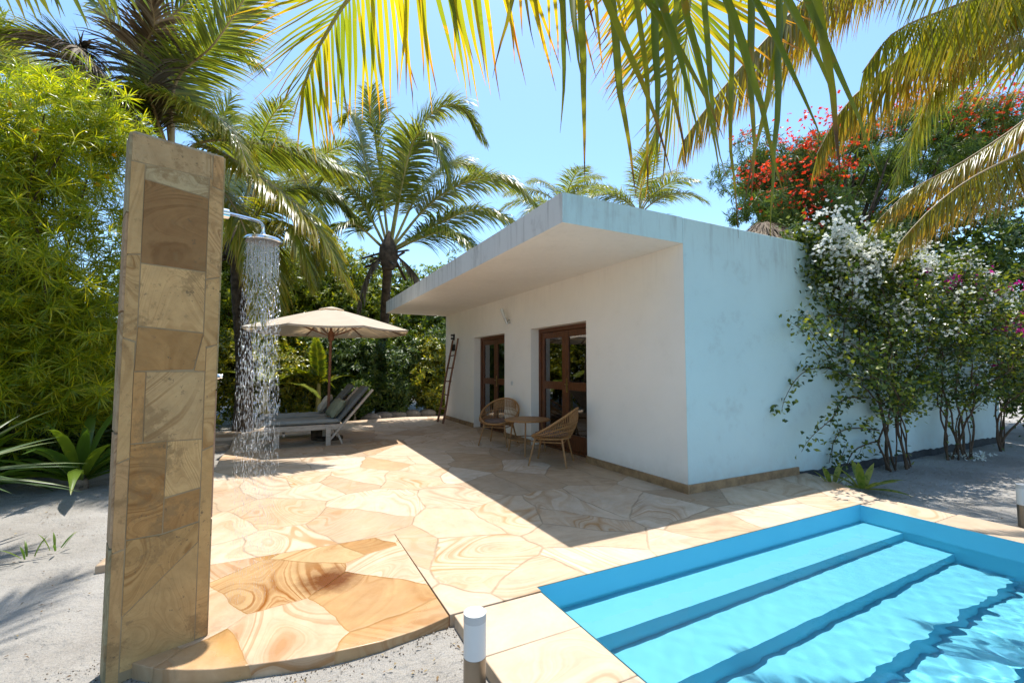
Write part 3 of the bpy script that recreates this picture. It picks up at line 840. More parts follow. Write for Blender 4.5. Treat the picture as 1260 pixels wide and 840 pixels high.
# shower fitting
sh = empty('rain_shower', (-.315, 3.06, 2.35), label='chrome rain shower head on a bent arm, water falling from it', cat='shower')
MB().tube([(-.02,0,-.003),(.012,.02,0)], .03, 20).build('wall_flange', M['chrome'], sh)
MB().tube([(0,0,0),(.06,.095,.02),(.12,.19,.038),(.155,.245,.046),(.175,.276,.044),(.185,.292,.03),(.188,.297,.008),(.188,.297,-.03)], .0105, 12).build('arm', M['chrome'], sh)
hd = MB().lathe([(.012,.045),(.018,.03),(.035,.012),(.105,.004),(.112,-.004),(.112,-.016),(.104,-.02)], (.188,.297,-.055), 40)
hd.build('head_disc', M['chrome'], sh)
MB().lathe([(.100,0),(.100,-.004)], (.188,.297,-.0755), 40).build('nozzle_plate', plain('nozzle_rubber', (.25,.25,.25), .5), sh)
tap = empty('shower_tap', (-.328, 3.02, 1.40), label='small chrome shower valve on the side of the stone pillar', cat='tap')
MB().tube([(-.03,.0,0),(.02,.006,0)], .016, 16).build('valve_body', M['chrome'], tap)
MB().tube([(.02,.006,0),(.034,.01,0)], .011, 12).build('handle', M['chrome'], tap)
# falling water drops
N_ = 7000
rs = np.random.default_rng(5)
zz = 2.27 - 2.25*rs.random(N_)**1.55
fall = (2.27-zz)
rad = (.098+.045*np.sqrt(fall/2.25))*np.sqrt(rs.random(N_)); an = rs.random(N_)*6.283
pos = np.stack([-.127+rad*np.cos(an), 3.357+rad*np.sin(an), zz], -1)
BIP = ([(0,0,0),(.5,.55,0),(0,.55,.5),(-.5,.55,0),(0,.55,-.5),(0,1,0)], [(0,2,1),(0,3,2),(0,4,3),(0,1,4),(5,1,2),(5,2,3),(5,3,4),(5,4,1)])
TV = np.array(BIP[0], float); TVs = TV.copy()
dl = rs.uniform(.006,.032,N_)*np.clip(.5+fall,.6,1.3); dw = rs.uniform(.0012,.0030,N_)*np.clip(1.15-.36*fall, .35, 1.1)
W_ = LM(); TVs[:, 2] = 0
# round drops: build thickness from the width, not the length
x_ = np.tile([1.,0,0], (N_,1)); y_ = norm(np.stack([rs.normal(0,.03,N_), rs.normal(0,.03,N_), -np.ones(N_)], -1)); z_ = np.cross(x_, y_); x_ = np.cross(y_, z_)
VV = pos[:,None,:]+TV[None,:,0,None]*dw[:,None,None]*x_[:,None,:]+TV[None,:,1,None]*dl[:,None,None]*y_[:,None,:]+TV[None,:,2,None]*dw[:,None,None]*z_[:,None,:]
FF = np.array(BIP[1])[None]+(np.arange(N_)*6)[:,None,None]
W_.add(VV.reshape(-1,3), FF.reshape(-1,3))
nj = 70 # thin unbroken jets just below the plate
for k in range(nj):
    r_ = .095*math.sqrt((k+.5)/nj); a_ = k*2.39996
    p = np.array([-.127+r_*math.cos(a_), 3.357+r_*math.sin(a_), 2.272])
    q_ = p+np.array([.03*r_*math.cos(a_), .03*r_*math.sin(a_), -.12-.16*rs.random()])
    ring = np.array([[.0016,0,0],[-.0008,.0014,0],[-.0008,-.0014,0]])
    W_.add(np.concatenate([p+ring, q_+ring*.7]), np.array([[0,1,4,3],[1,2,5,4],[2,0,3,5]]))
o = W_.build('shower_water', M['drops'], smooth=True); tag(o, 'spray of falling water drops under the shower head', 'water', kind='stuff')

# ------------------------------------------------------------------ bollard lights
def bollard(loc, label, h=.335, r=.052):
    b = empty('bollard_light', loc, 0, label, 'garden light', 'low bollard lights in the garden')
    zb = .125-loc[2]
    MB().lathe([(r,0),(r,zb+.05)], (0,0,-.05), 32).build('post', M['post'], b)
    MB().lathe([(r,0),(r,.157)], (0,0,zb+.001), 32).build('lens', M['opal'], b)
    MB().lathe([(r*1.015,0),(r*1.015,.036)], (0,0,zb+.158), 32).build('cap', M['cap'], b)
    return b
bollard((.832, 2.0, -.10), 'white cylinder bollard light with steel cap beside the coping stones')
bollard((6.44, 1.69, -.10), 'white and steel bollard light on the sand right of the pool')
bollard((1.93, 13.6, -.10), 'tiny white bollard light in front of the hedge near the path', r=.05)

# ------------------------------------------------------------------ parasol
UC = (.91, 10.0)
um = empty('parasol', (UC[0]-.03, UC[1]-.05, 0), label='large beige octagonal parasol on a wooden pole over the loungers', cat='parasol')
MB().lathe([(.30,0),(.30,.05),(.06,.07),(.045,.30)], (0,0,0), 32).build('base', M['darkbark'], um)
MB().tube([(0,0,.05),(.03,.05,2.62)], .027, 14).build('pole', M['bamboo'], um)
MB().lathe([(.045,0),(.06,.04),(.06,.16),(.04,.2)], (.03,.05,2.0), 16).build('hub', M['bamboo'], um)
def canopy_pt(k, s, t):  # panel k, s 0..1 across, t 0..1 outwards
    a0 = 2*PI*k/8+.25; a1 = a0+2*PI/8
    Rr = 1.62
    p0 = Vector((math.cos(a0), math.sin(a0), 0)); p1 = Vector((math.cos(a1), math.sin(a1), 0))
    p = (p0*(1-s)+p1*s)*Rr*t
    z = 2.68-.47*(t**1.12)-.035*math.sin(PI*s)*t*(1 if t < .98 else .8)-.0*t
    return Vector((p.x+.03, p.y+.05, z))
cv = MB(); ns, nt_ = 6, 10
for k in range(8):
    vs = [canopy_pt(k, i/ns, .07+.93*j/nt_) for j in range(nt_+1) for i in range(ns+1)]
    fs = [(j*(ns+1)+i, j*(ns+1)+i+1, (j+1)*(ns+1)+i+1, (j+1)*(ns+1)+i) for j in range(nt_) for i in range(ns)]
    cv.add(vs, fs, 0, True)
    # hem
    vs = [canopy_pt(k, i/ns, 1.0)+Vector((0,0,dz)) for dz in (0.001,-.035) for i in range(ns+1)]
    cv.add(vs, [(i, i+1, ns+2+i, ns+1+i) for i in range(ns)], 0)
cn = cv.build('canopy', M['cloth'], um)
cc = MB()
for k in range(8):
    vs = [canopy_pt(k, i/3, .16*j/3)+Vector((0,0,.035-.01*j/3)) for j in range(4) for i in range(4)]
    cc.add(vs, [(j*4+i, j*4+i+1, (j+1)*4+i+1, (j+1)*4+i) for j in range(3) for i in range(3)], 0, True)
cc.build('vent_cap', M['cloth'], cn)
for k in range(8):
    a = canopy_pt(k, 0, .05)+Vector((0,0,-.03)); b = canopy_pt(k, 0, .985)+Vector((0,0,-.022)); m_ = canopy_pt(k, 0, .55)+Vector((0,0,-.035))
    MB().beam(a, m_, .022, .02).beam(m_, b, .022, .018).build('rib', M['bamboo'], um)
    MB().beam((.03+.05*math.cos(2*PI*k/8+.25), .05+.05*math.sin(2*PI*k/8+.25), 2.1), m_, .016, .014).build('strut', M['bamboo'], um)

# ------------------------------------------------------------------ loungers
def cushion_mb(L, Wd, T, seg=(16, 6), quilt=4):
    """soft slab: length x, width y, thickness z, rounded edges"""
    mb = MB(); nu, nv = seg
    def pt(u, v, top):
        ex = min(u, 1-u)*L; ey = min(v, 1-v)*Wd
        r = min(1, min(ex, ey)/.05); hgt = T/2*math.sqrt(max(0, 1-(1-r)**2))
        q = .004*math.cos(2*PI*u*quilt)
        return (u*L, (v-.5)*Wd, T/2+(hgt+q*r if top else -hgt*.9))
    us = [0,.01,.03]+[.03+.94*i/nu for i in range(1, nu)]+[.97,.99,1]; vs_ = [0,.02,.06]+[.06+.88*i/nv for i in range(1, nv)]+[.94,.98,1]
    for top in (True, False):
        vs = [pt(u, v, top) for u in us for v in vs_]; k = len(vs_)
        fs = [(i*k+j, (i+1)*k+j, (i+1)*k+j+1, i*k+j+1) for i in range(len(us)-1) for j in range(k-1)]
        mb.add(vs, fs if top else [f[::-1] for f in fs], 0, True)
    return mb
def pillow_mb(S=.45, T=.16):
    mb = MB(); n = 10
    for sg in (1, -1):
        vs = []
        for i in range(n+1):
            for j in range(n+1):
                u = i/n*2-1; v = j/n*2-1
                h = T/2*max(0, (1-u**4)*(1-v**4))**.55
                pin = 1-.07*(1-abs(u))*abs(v)-.07*(1-abs(v))*abs(u)
                vs.append((u*S/2*(1-.06*(1-v*v)*(abs(u)>.9)), v*S/2*(1-.06*(1-u*u)*(abs(v)>.9)), sg*h+.004*math.sin(7*u+3*v)))
        fs = [(i*(n+1)+j, (i+1)*(n+1)+j, (i+1)*(n+1)+j+1, i*(n+1)+j+1) for i in range(n) for j in range(n)]
        mb.add(vs, fs if sg > 0 else [f[::-1] for f in fs], 0, True)
    return mb
def lounger(loc, label):
    l = empty('sun_lounger', loc, 0, label, 'sun lounger', 'sun loungers under the parasol')
    Wd = .70; Lf = 1.16
    for sy in (-1, 1):
        MB().box((-.16, sy*Wd/2-.02, .29), (Lf+.02, sy*Wd/2+.02, .385)).build('side_rail', M['teak'], l, bevel=.006)
        MB().box((.0, sy*(Wd/2-.035)-.018, 0), (.09, sy*(Wd/2-.035)+.018, .289)).build('leg', M['teak'], l, bevel=.005)
        MB().box((.86, sy*(Wd/2+.045)-.02, 0), (.945, sy*(Wd/2+.045)+.02, .33)).build('leg', M['teak'], l, bevel=.005)
        MB().beam((.935, sy*(Wd/2+.0)-.0, .10), (1.70, sy*(Wd/2+.0), 1.02), .04, .085, (0,1,0)).build('back_rail', M['teak'], l, bevel=.006)
        MB().beam((1.02, sy*(Wd/2-.06), .33), (1.16, sy*(Wd/2-.06), .005), .035, .07, (0,1,0)).build('brace_leg', M['teak'], l, bevel=.005)
    sl_ = MB()
    for k in range(10):
        sl_.box((-.14+k*.125, -Wd/2+.022, .352), (-.14+k*.125+.09, Wd/2-.022, .374))
    sl_.build('seat_slats', M['teak'], l, bevel=.004)
    bs = MB(); d = Vector((.765,0,.92)).normalized()
    for k in range(8):
        c = Vector((1.13,0,.335))+d*(.09*k); bs.beam(c+Vector((0,-Wd/2+.022,0)), c+Vector((0,Wd/2-.022,0)), .07, .02, (d.cross(Vector((0,1,0)))))
    bs.build('back_slats', M['teak'], l)
    MB().box((.14,-Wd/2+.022,.20),(.18,Wd/2-.022,.25)).build('cross_bar', M['teak'], l, bevel=.004)
    s = cushion_mb(1.30, .66, .085).build('seat_cushion', M['cushion'], l); s.location = (-.17, 0, .388)
    b = cushion_mb(.86, .66, .08, quilt=3).build('back_cushion', M['cushion_back'], l); b.location = (1.10, 0, .385); b.rotation_euler = (0, -math.atan2(.92,.765), 0)
    return l
lounger((-.08, 9.52, 0), 'nearer weathered teak sun lounger with grey cushions and olive pillow')
lounger((-.20, 10.62, 0), 'farther weathered teak sun lounger behind the parasol pole')
p1 = pillow_mb(.42, .17).build('pillow', M['pill_green']); p1.location = (.98, 9.50, .66); p1.rotation_euler = (R(6), R(-52), R(8))
tag(p1, 'olive green square pillow leaning on the nearer lounger back', 'pillow', 'pillows on the loungers')
p2 = pillow_mb(.44, .17).build('pillow', M['pill_cream']); p2.location = (.88, 10.60, .68); p2.rotation_euler = (R(-4), R(-56), R(-6))
tag(p2, 'cream square pillow leaning on the farther lounger back', 'pillow', 'pillows on the loungers')
st_ = empty('side_table', (.72, 10.06, 0), label='low dark wooden box table between the two loungers', cat='side table')
MB().box((-.14,-.12,0),(.14,.12,.30)).build('box_body', M['darkbark'], st_, bevel=.01); MB().box((-.17,-.15,.301),(.17,.15,.325)).build('top', M['bamboo'], st_, bevel=.006)

# ------------------------------------------------------------------ wicker chairs and table
def wicker_chair(loc, rz, label):
    c = empty('wicker_chair', loc, rz, label, 'chair', 'round wicker chairs at the table')
    sz = .40
    def rim(a): return Vector((-.055+.345*math.cos(a), .37*math.sin(a), .625-.215*math.cos(a)-.03*math.sin(a)**2))
    def seat(a): return Vector((.285*math.cos(a), .285*math.sin(a), sz))
    n = 72
    MB().tube([rim(2*PI*i/n) for i in range(n)], .017, 8, closed=True).build('rim_hoop', M['wicker'], c)
    sr = MB().tube([seat(2*PI*i/n) for i in range(n)], .014, 8, closed=True)
    for k in range(-8, 9):
        yy = k*.032; hx = math.sqrt(max(0, .28**2-yy*yy)); sr.tube([(-hx,yy,sz),(hx,yy,sz)], .006, 5); sr.tube([(yy,-hx,sz-.006),(yy,hx,sz-.006)], .006, 5)
    sr.build('seat_frame', M['wicker'], c)
    wv = MB()
    def shell(a, t):
        p = seat(a).lerp(rim(a), t); b = .05*math.sin(PI*t)
        return p+Vector((math.cos(a)*b, math.sin(a)*b, 0))
    ns_ = 64
    for i in range(ns_):
        a = 2*PI*i/ns_
        if abs((a+PI) % (2*PI)-PI) < R(42): continue
        wv.tube([shell(a, t) for t in (0,.25,.5,.75,1)], .0048, 5, cap=False)
    for t in (.30,.34,.52,.56):
        wv.tube([shell(R(46)+R(268)*i/50, t) for i in range(51)], .0045, 5, cap=False)
    for k in range(9):
        t = .62+.038*k
        wv.tube([shell(PI-R(38)+R(76)*i/30, t+.0)+Vector((0,0,0)) for i in range(31)], .006, 5, cap=False)
    wv.build('woven_shell', M['wicker'], c)
    for sx, sy in ((1,1),(1,-1),(-1,1),(-1,-1)):
        MB().tube([(sx*.20,sy*.20,sz+.005),(sx*.285,sy*.285,0)], [.016,.013], 10).build('leg', M['rattan_leg'], c)
    for a, b in (((1,1),(1,-1)),((-1,1),(-1,-1)),((1,1),(-1,1)),((1,-1),(-1,-1))):
        q1 = .212; MB().tube([(a[0]*q1,a[1]*q1,.345),(b[0]*q1,b[1]*q1,.345)], .010, 8).build('stretcher', M['rattan_leg'], c)
    MB().lathe([(.20,0),(.245,.008),(.262,.028),(.245,.050),(.15,.060)], (0,0,sz+.012), 40).build('seat_cushion', M['seatpad'], c)
    return c
ch1 = wicker_chair((3.70, 5.90, 0), R(135), 'wicker chair on the near side of the small table, seen from its side')
ch2 = wicker_chair((3.70, 7.78, 0), R(222), 'wicker chair on the far side of the small table, open front facing us')
tb = empty('wicker_table', (3.78, 6.80, 0), label='small round wicker table between the two wicker chairs', cat='table')
tp = MB().lathe([(.33,0),(.385,.004),(.395,.016),(.385,.030),(.2,.034)], (0,0,.545), 48)
tp.build('tabletop', M['wicker'], tb)
for a in (R(125), R(235), R(0)):
    MB().tube([(.28*math.cos(a),.28*math.sin(a),.546),(.36*math.cos(a),.36*math.sin(a),0)], .014, 10).build('leg', M['rattan_leg'], tb)
MB().tube([(.325*math.cos(t)*.93,.325*math.sin(t)*.93,.24) for t in np.linspace(0, 2*PI, 41)[:-1]], .008, 8, closed=True).build('ring_stretcher', M['rattan_leg'], tb)

# ------------------------------------------------------------------ palms
def catmull(P, n):
    P = np.array(P, float); m = len(P)
    Q = np.vstack([2*P[0]-P[1], P, 2*P[-1]-P[-2]])
    t = np.linspace(0, m-1-1e-6, n); i = t.astype(int); f = (t-i)[:, None]
    a, b, c, d = Q[i], Q[i+1], Q[i+2], Q[i+3]
    C_ = .5*((2*b)+(-a+c)*f+(2*a-5*b+4*c-d)*f**2+(-a+3*b-3*c+d)*f**3)
    L = np.concatenate([[0], np.cumsum(np.linalg.norm(np.diff(C_, axis=0), axis=1))])
    u = np.linspace(0, L[-1], n)
    return np.stack([np.interp(u, L, C_[:, k]) for k in range(3)], -1), L[-1]

def leaflets(lm, pts, per_m=26, L=.75, W=.035, droop=.5, seed=0, u0=.12, segs=5, fold=True, a0=68, a1=22, hang=0.0, prof=None, vup=.15, jit=.10, aexp=1.5, wav=0.0):
    rs = np.random.default_rng(seed)
    C_, total = catmull(pts, 160)
    n = max(12, int(total*per_m)); u = np.linspace(u0, .995, n)
    T = np.gradient(C_, axis=0); T = norm(T)
    sidx = u*(159)
    ii = np.clip(sidx.astype(int), 0, 158); ff = (sidx-ii)[:, None]
    Pn = C_[ii]*(1-ff)+C_[ii+1]*ff; Tn = norm(T[ii]*(1-ff)+T[ii+1]*ff)
    up = np.array([0,0,1.0])
    S = np.cross(Tn, up); bad = np.linalg.norm(S, axis=1) < .15
    if bad.any():
        ref = np.cross(C_[-1]-C_[0], up)
        if np.linalg.norm(ref) < .05: ref = np.array([1.,0,0])
        S[bad] = S[bad]*.2+norm(ref)
    S = norm(S)
    # smooth side vectors along the stalk
    for _ in range(6): S[1:-1] = norm((S[:-2]+S[1:-1]*2+S[2:])/4)
    Nn = norm(np.cross(S, Tn))
    w_l = np.clip(.42+1.05*np.sin(PI*np.clip(.08+.80*u, 0, 1))-.45, .28, 1.0) if prof is None else prof(u)
    for sg in (-1, 1):
        ang = np.radians(a0+(a1-a0)*u**aexp)+rs.normal(0, jit*.6, n)
        d = Tn*np.cos(ang)[:, None]+S*(sg*np.sin(ang))[:, None]+Nn*(vup+rs.normal(0, jit, n))[:, None]
        d = norm(d)
        d[:, 2] -= hang; d = norm(d)
        ll = L*w_l*rs.uniform(.85, 1.08, n); st = ll/segs
        P = Pn.copy(); rows = []
        dr = droop*rs.uniform(.6, 1.4, n)
        side_j = rs.normal(0, .05, (n, 3))
        wid0 = W*rs.uniform(.8, 1.15, n)*np.clip(w_l*1.1, .55, 1)
        for k in range(segs+1):
            f = k/segs
            wd = wid0*(1.0 if 0 < f < .45 else (.55 if f == 0 else max(.04, 1-((f-.45)/.55)**1.3)))
            wv = Tn-(Tn*d).sum(1, keepdims=True)*d
            wv = norm(wv+.25*S*sg*(1-np.abs((S*d).sum(1, keepdims=True))))
            wv = norm(wv-(wv*d).sum(1, keepdims=True)*d)
            nn = np.cross(d, wv)*sg
            if fold:
                rows.append(np.stack([P-wv*wd[:, None]/2, P-nn*wd[:, None]*.22, P+wv*wd[:, None]/2], 1))
            else:
                rows.append(np.stack([P-wv*wd[:, None]/2, P+wv*wd[:, None]/2], 1))
            d = d+side_j*(k == 1)+(rs.normal(0, wav, (n, 3)) if wav else 0)
            d[:, 2] -= dr/segs*(.4+1.4*f); d = norm(d)
            P = P+d*st[:, None]
        V = np.stack(rows, 1)            # n, segs+1, c, 3
        c = V.shape[2]; m = (segs+1)*c
        F = []
        for k in range(segs):
            for j in range(c-1):
                F.append((k*c+j, k*c+j+1, (k+1)*c+j+1, (k+1)*c+j))
        F = np.array(F)[None]+(np.arange(n)*m)[:, None, None]
        Tt = np.broadcast_to((np.arange(segs+1)/segs)[None, :, None], (n, segs+1, c))
        lm.add(V.reshape(-1, 3), F.reshape(-1, 4), Tt.reshape(-1))

def frond(parent, pts, mat, rmat, seed, r0=.028, r1=.004, **kw):
    org = np.array(parent.location)
    P = np.array(pts, float)-org
    lm = LM(); leaflets(lm, P, seed=seed, **kw)
    f = lm.build('frond', mat, parent)
    C_, tot = catmull(P, 28)
    MB().tube(C_, np.linspace(r0, r1, 28), 7).build('stalk', rmat, f)
    return f

def palm_trunk(parent, pts, r0, r1, mat, fibre=True):
    org = np.array(parent.location); C_, tot = catmull(np.array(pts, float)-org, 60)
    rad = [r0+(r1-r0)*t+.012*(1 if (i % 3 == 0) else 0)+.06*math.exp(-t*14) for i, t in enumerate(np.linspace(0, 1, 60))]
    return MB().tube(C_, rad, 14).build('trunk', mat, parent)

def crown_heart(parent, p, r, h, mat):
    """the fibrous swollen head where the stalks leave the trunk, with old stubs"""
    rs = random.Random(int(p[0]*100)); c = Vector(p)-parent.location
    mb = MB().lathe([(r*.8,-h*.6),(r*1.25,-h*.2),(r*1.2,h*.15),(r*.6,h*.5),(r*.15,h*.8)], c, 14)
    for k in range(16):
        a = rs.uniform(0, 6.28); d = Vector((math.cos(a), math.sin(a), rs.uniform(-1.6,.6)))
        s = c+Vector((math.cos(a)*r, math.sin(a)*r, rs.uniform(-h*.6,.1)))
        mb.beam(s, s+d*rs.uniform(.25,.6), .09, .03)
    return mb.build('crown_heart', mat, parent)

# the palm whose crown hangs above and behind us
CR = (1.05, -2.05, 4.35)
pa = empty('coconut_palm', (.4, -2.6, -.1), label='coconut palm whose yellow fronds hang across the top of the view', cat='palm tree')
palm_trunk(pa, [(.4,-2.6,-.2),(.45,-2.55,1.2),(.7,-2.35,2.9),CR], .17, .12, M['bark'])
crown_heart(pa, CR, .16, .5, M['darkbark'])
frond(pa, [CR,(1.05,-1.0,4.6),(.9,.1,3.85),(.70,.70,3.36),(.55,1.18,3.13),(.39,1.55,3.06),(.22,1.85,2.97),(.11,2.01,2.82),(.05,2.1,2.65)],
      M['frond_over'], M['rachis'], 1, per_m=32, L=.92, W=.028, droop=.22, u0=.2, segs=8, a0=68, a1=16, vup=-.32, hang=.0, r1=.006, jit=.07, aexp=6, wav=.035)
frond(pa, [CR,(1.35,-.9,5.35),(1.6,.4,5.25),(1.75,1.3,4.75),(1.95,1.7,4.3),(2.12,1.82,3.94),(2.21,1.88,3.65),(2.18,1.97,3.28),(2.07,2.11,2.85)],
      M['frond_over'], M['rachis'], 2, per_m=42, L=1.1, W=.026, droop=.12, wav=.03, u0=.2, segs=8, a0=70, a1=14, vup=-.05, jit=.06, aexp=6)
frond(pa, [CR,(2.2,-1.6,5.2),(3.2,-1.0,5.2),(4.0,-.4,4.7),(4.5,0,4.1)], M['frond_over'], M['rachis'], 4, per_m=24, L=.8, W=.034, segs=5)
frond(pa, [CR,(.0,-2.6,5.2),(-1.2,-3.0,5.1),(-2.2,-3.2,4.4)], M['frond_green'], M['rachis'], 5, per_m=24, L=.8, W=.034, segs=5)
frond(pa, [CR,(1.2,-3.0,5.3),(1.4,-4.2,5.2),(1.5,-5.2,4.4)], M['frond_green'], M['rachis'], 6, per_m=24, L=.8, W=.034, segs=5)
frond(pa, [CR,(1.1,-1.3,5.6),(1.0,-.1,6.1),(.9,1.0,5.9)], M['frond_green'], M['rachis'], 7, per_m=24, L=.8, W=.034, segs=5)

# palm left of the view: its fronds reach over the sand and across the top of the frame
SC = (-3.0, 2.2, 6.2)
ps = empty('coconut_palm', (-3.7, 1.8, -.1), label='coconut palm left of the sand whose dark leaflets hang over the roof corner', cat='palm tree')
palm_trunk(ps, [(-3.7,1.8,-.2),(-3.65,1.85,1.8),(-3.4,2.0,4.2),SC], .18, .13, M['bark'])
crown_heart(ps, SC, .17, .55, M['darkbark'])
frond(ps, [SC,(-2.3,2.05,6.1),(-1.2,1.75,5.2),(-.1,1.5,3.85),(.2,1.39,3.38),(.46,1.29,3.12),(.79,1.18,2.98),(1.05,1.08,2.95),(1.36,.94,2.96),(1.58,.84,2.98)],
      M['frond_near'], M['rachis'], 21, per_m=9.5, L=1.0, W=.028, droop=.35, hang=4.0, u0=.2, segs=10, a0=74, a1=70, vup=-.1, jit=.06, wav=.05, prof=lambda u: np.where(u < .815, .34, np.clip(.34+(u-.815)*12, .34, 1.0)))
frond(ps, [SC,(-2.75,2.5,5.6),(-2.13,3.0,4.3),(-1.49,2.66,3.5),(-1.1,2.48,3.25),(-.84,2.35,3.13),(-.62,2.25,3.08)],
      M['frond_green'], M['rachis'], 22, per_m=22, L=.62, W=.038, droop=.6, segs=7, vup=-.1, hang=.9, wav=.04)
for i, pts in enumerate([[SC,(-2.6,3.3,7.0),(-2.2,4.7,7.2),(-1.8,5.9,6.8)], [SC,(-2.1,2.9,7.0),(-1.3,3.8,7.0),(-.7,4.8,6.6)], [SC,(-3.2,3.4,6.9),(-3.3,4.8,7.0),(-3.2,6.1,6.4)],
                         [SC,(-2.0,2.0,6.9),(-.8,2.0,6.8),(.2,2.2,6.2)], [SC,(-2.3,4.0,7.3),(-1.6,5.6,7.4),(-1.1,6.9,6.9)], [SC,(-1.9,3.4,7.2),(-1.0,4.8,7.2),(-.5,5.9,6.7)], [SC,(-2.6,4.2,7.0),(-2.2,6.0,7.2),(-1.9,7.3,6.8)], [SC,(-3.9,2.9,6.9),(-5.2,3.5,6.6),(-6.2,4.0,5.6)], [SC,(-3.2,1.2,6.9),(-3.4,-.2,6.7),(-3.5,-1.2,5.8)], [SC,(-4.2,1.6,6.8),(-5.4,1.2,6.5),(-6.4,.9,5.6)]]):
    frond(ps, pts, M['frond_green'], M['rachis'], 230+i, per_m=24, L=.85, W=.036, droop=.6, segs=5)

# palm right of the pool
RC = (8.5, .55, 6.9)
pr = empty('coconut_palm', (8.9, .2, -.1), label='coconut palm at the right with brown tipped drooping fronds', cat='palm tree')
palm_trunk(pr, [(8.9,.2,-.2),(8.8,.3,2.2),(8.6,.45,4.8),RC], .2, .13, M['bark'])
crown_heart(pr, RC, .18, .6, M['darkbark'])
RIGHT = [
  ([RC,(7.4,.45,7.0),(6.1,.6,5.9),(4.97,.83,4.98),(4.33,1.08,4.45),(3.81,1.25,4.18),(3.3,1.4,4.08)], 'frond_lime', dict(hang=2.0, droop=.5, L=.85, per_m=28, a0=75, a1=50)),
  ([RC,(7.2,.6,7.3),(5.47,.96,6.1),(4.1,1.32,5.02),(3.5,1.53,4.55),(3.0,1.66,4.3),(2.65,1.85,4.15)], 'frond_lime', dict(hang=2.0, droop=.5, L=.95, per_m=30, a0=75, a1=50)),
  ([RC,(7.3,.75,7.4),(5.99,1.08,6.6),(4.75,1.7,5.4),(3.91,2.07,4.61),(3.47,2.33,4.08),(3.13,2.53,3.62),(2.96,2.64,3.33)], 'frond_brown', dict(hang=2.2, droop=.6, L=.85, per_m=36, a0=75, a1=40)),
  ([RC,(7.63,.82,6.9),(6.57,1.32,5.65),(5.67,1.71,4.84),(5.1,2.04,4.32),(4.73,2.25,3.95),(4.5,2.4,3.48)], 'frond_brown', dict(hang=2.0, droop=.6, L=.95, per_m=36, a0=75, a1=35)),
  ([RC,(7.9,.7,6.6),(6.68,1.06,5.45),(5.72,1.35,4.85),(5.08,1.58,4.56),(4.53,1.77,4.27),(4.3,1.91,3.93)], 'frond_lime', dict(hang=2.0, droop=.6, L=.85, per_m=36, a0=75, a1=40)),
  ([RC,(8.86,.86,5.4),(7.99,1.35,4.36),(7.14,1.7,3.81),(6.46,1.96,3.44),(6.08,2.18,3.09),(5.82,2.33,2.76)], 'frond_brown', dict(hang=1.6, droop=.7, L=.85, per_m=40, a0=72, a1=30)),
  ([RC,(8.7,.65,6.2),(7.7,1.,5.25),(6.74,1.4,4.81),(6.09,1.74,4.55),(5.74,1.94,4.22),(5.61,2.03,3.9)], 'frond_lime', dict(hang=.7, droop=1.0, L=.8, per_m=36)),
  ([RC,(9.0,1.2,5.9),(8.8,1.9,4.9),(8.3,2.5,4.3),(7.7,2.9,3.9),(7.2,3.1,3.45)], 'frond_brown', dict(hang=.6, droop=1.0, L=.8, per_m=36)),
  ([RC,(9.4,1.6,7.4),(10.0,2.8,7.0),(10.3,3.7,6.0),(10.4,4.2,4.9)], 'frond_green', dict(hang=.4, droop=.9, L=.85, per_m=30)),
  ([RC,(8.2,1.5,7.7),(7.7,2.7,7.6),(7.3,3.8,6.9),(7.1,4.5,5.9)], 'frond_lime', dict(hang=.4, droop=.9, L=.85, per_m=30)),
  ([RC,(9.9,.5,7.6),(11.2,.6,7.2),(12.2,.7,6.2)], 'frond_green', dict(hang=.3, droop=.8, L=.85, per_m=26)),
  ([RC,(8.6,-.8,7.6),(8.7,-2.2,7.3),(8.8,-3.2,6.3)], 'frond_green', dict(hang=.3, droop=.8, L=.85, per_m=26)),
  ([RC,(7.6,-.4,7.6),(6.5,-1.3,7.2),(5.8,-2.0,6.2)], 'frond_green', dict(hang=.3, droop=.8, L=.85, per_m=26)),
]
for i, (pts, mt, kw) in enumerate(RIGHT):
    frond(pr, pts, M[mt], M['rachis_tan'], 30+i, W=.021, u0=.14, segs=6, jit=.18, **dict(kw, per_m=int(kw['per_m']*1.3)))

CENTRE = [
  [(2.67,13.03,5.01),(2.46,13.03,6.65),(2.21,13.06,8.29),(2.06,12.84,9.38)],
  [(2.71,13.01,5.06),(3.11,12.86,7.56),(3.73,12.69,8.91),(4.59,12.44,9.34),(5.37,12.33,8.41)],
  [(2.75,12.99,5.06),(2.91,12.35,6.72),(3.1,11.74,7.69),(3.43,11.14,7.4),(3.72,10.84,6.2)],
  [(2.82,12.96,4.96),(3.67,12.22,6.11),(4.61,11.48,6.67),(5.43,10.84,6.59),(6.05,10.35,5.85)],
  [(2.84,12.95,4.89),(3.77,11.77,5.41),(4.6,10.88,5.65),(5.48,10.23,5.21)],
  [(2.82,12.97,4.82),(3.33,11.8,4.97),(3.81,10.88,4.94),(4.32,10.2,4.32)],
  [(2.59,13.08,4.96),(1.79,12.96,6.26),(1.14,13.03,6.77),(.67,13.08,6.29)],
  [(2.55,13.1,4.89),(1.62,12.43,5.28),(1.01,12.21,4.81),(.74,12.09,3.61)],
  [(2.63,13.05,5.01),(2.14,13.61,7.29),(1.73,13.93,9.05),(1.41,14.32,8.96)],
  [(2.8,12.97,5.01),(3.72,13.27,6.97),(4.86,13.51,8.08),(6.04,13.59,7.94)],
]
DEADC = [[(2.64,13.07,4.78),(2.18,13,4.24),(1.96,12.93,3.52),(1.88,12.9,2.95)], [(2.81,12.98,4.73),(3.25,12.78,4.31),(3.55,12.55,3.77),(3.74,12.5,3.12)]]
pc = empty('coconut_palm', (3.0, 15.4, -.1), label='coconut palm standing between parasol and villa against blue sky', cat='palm tree')
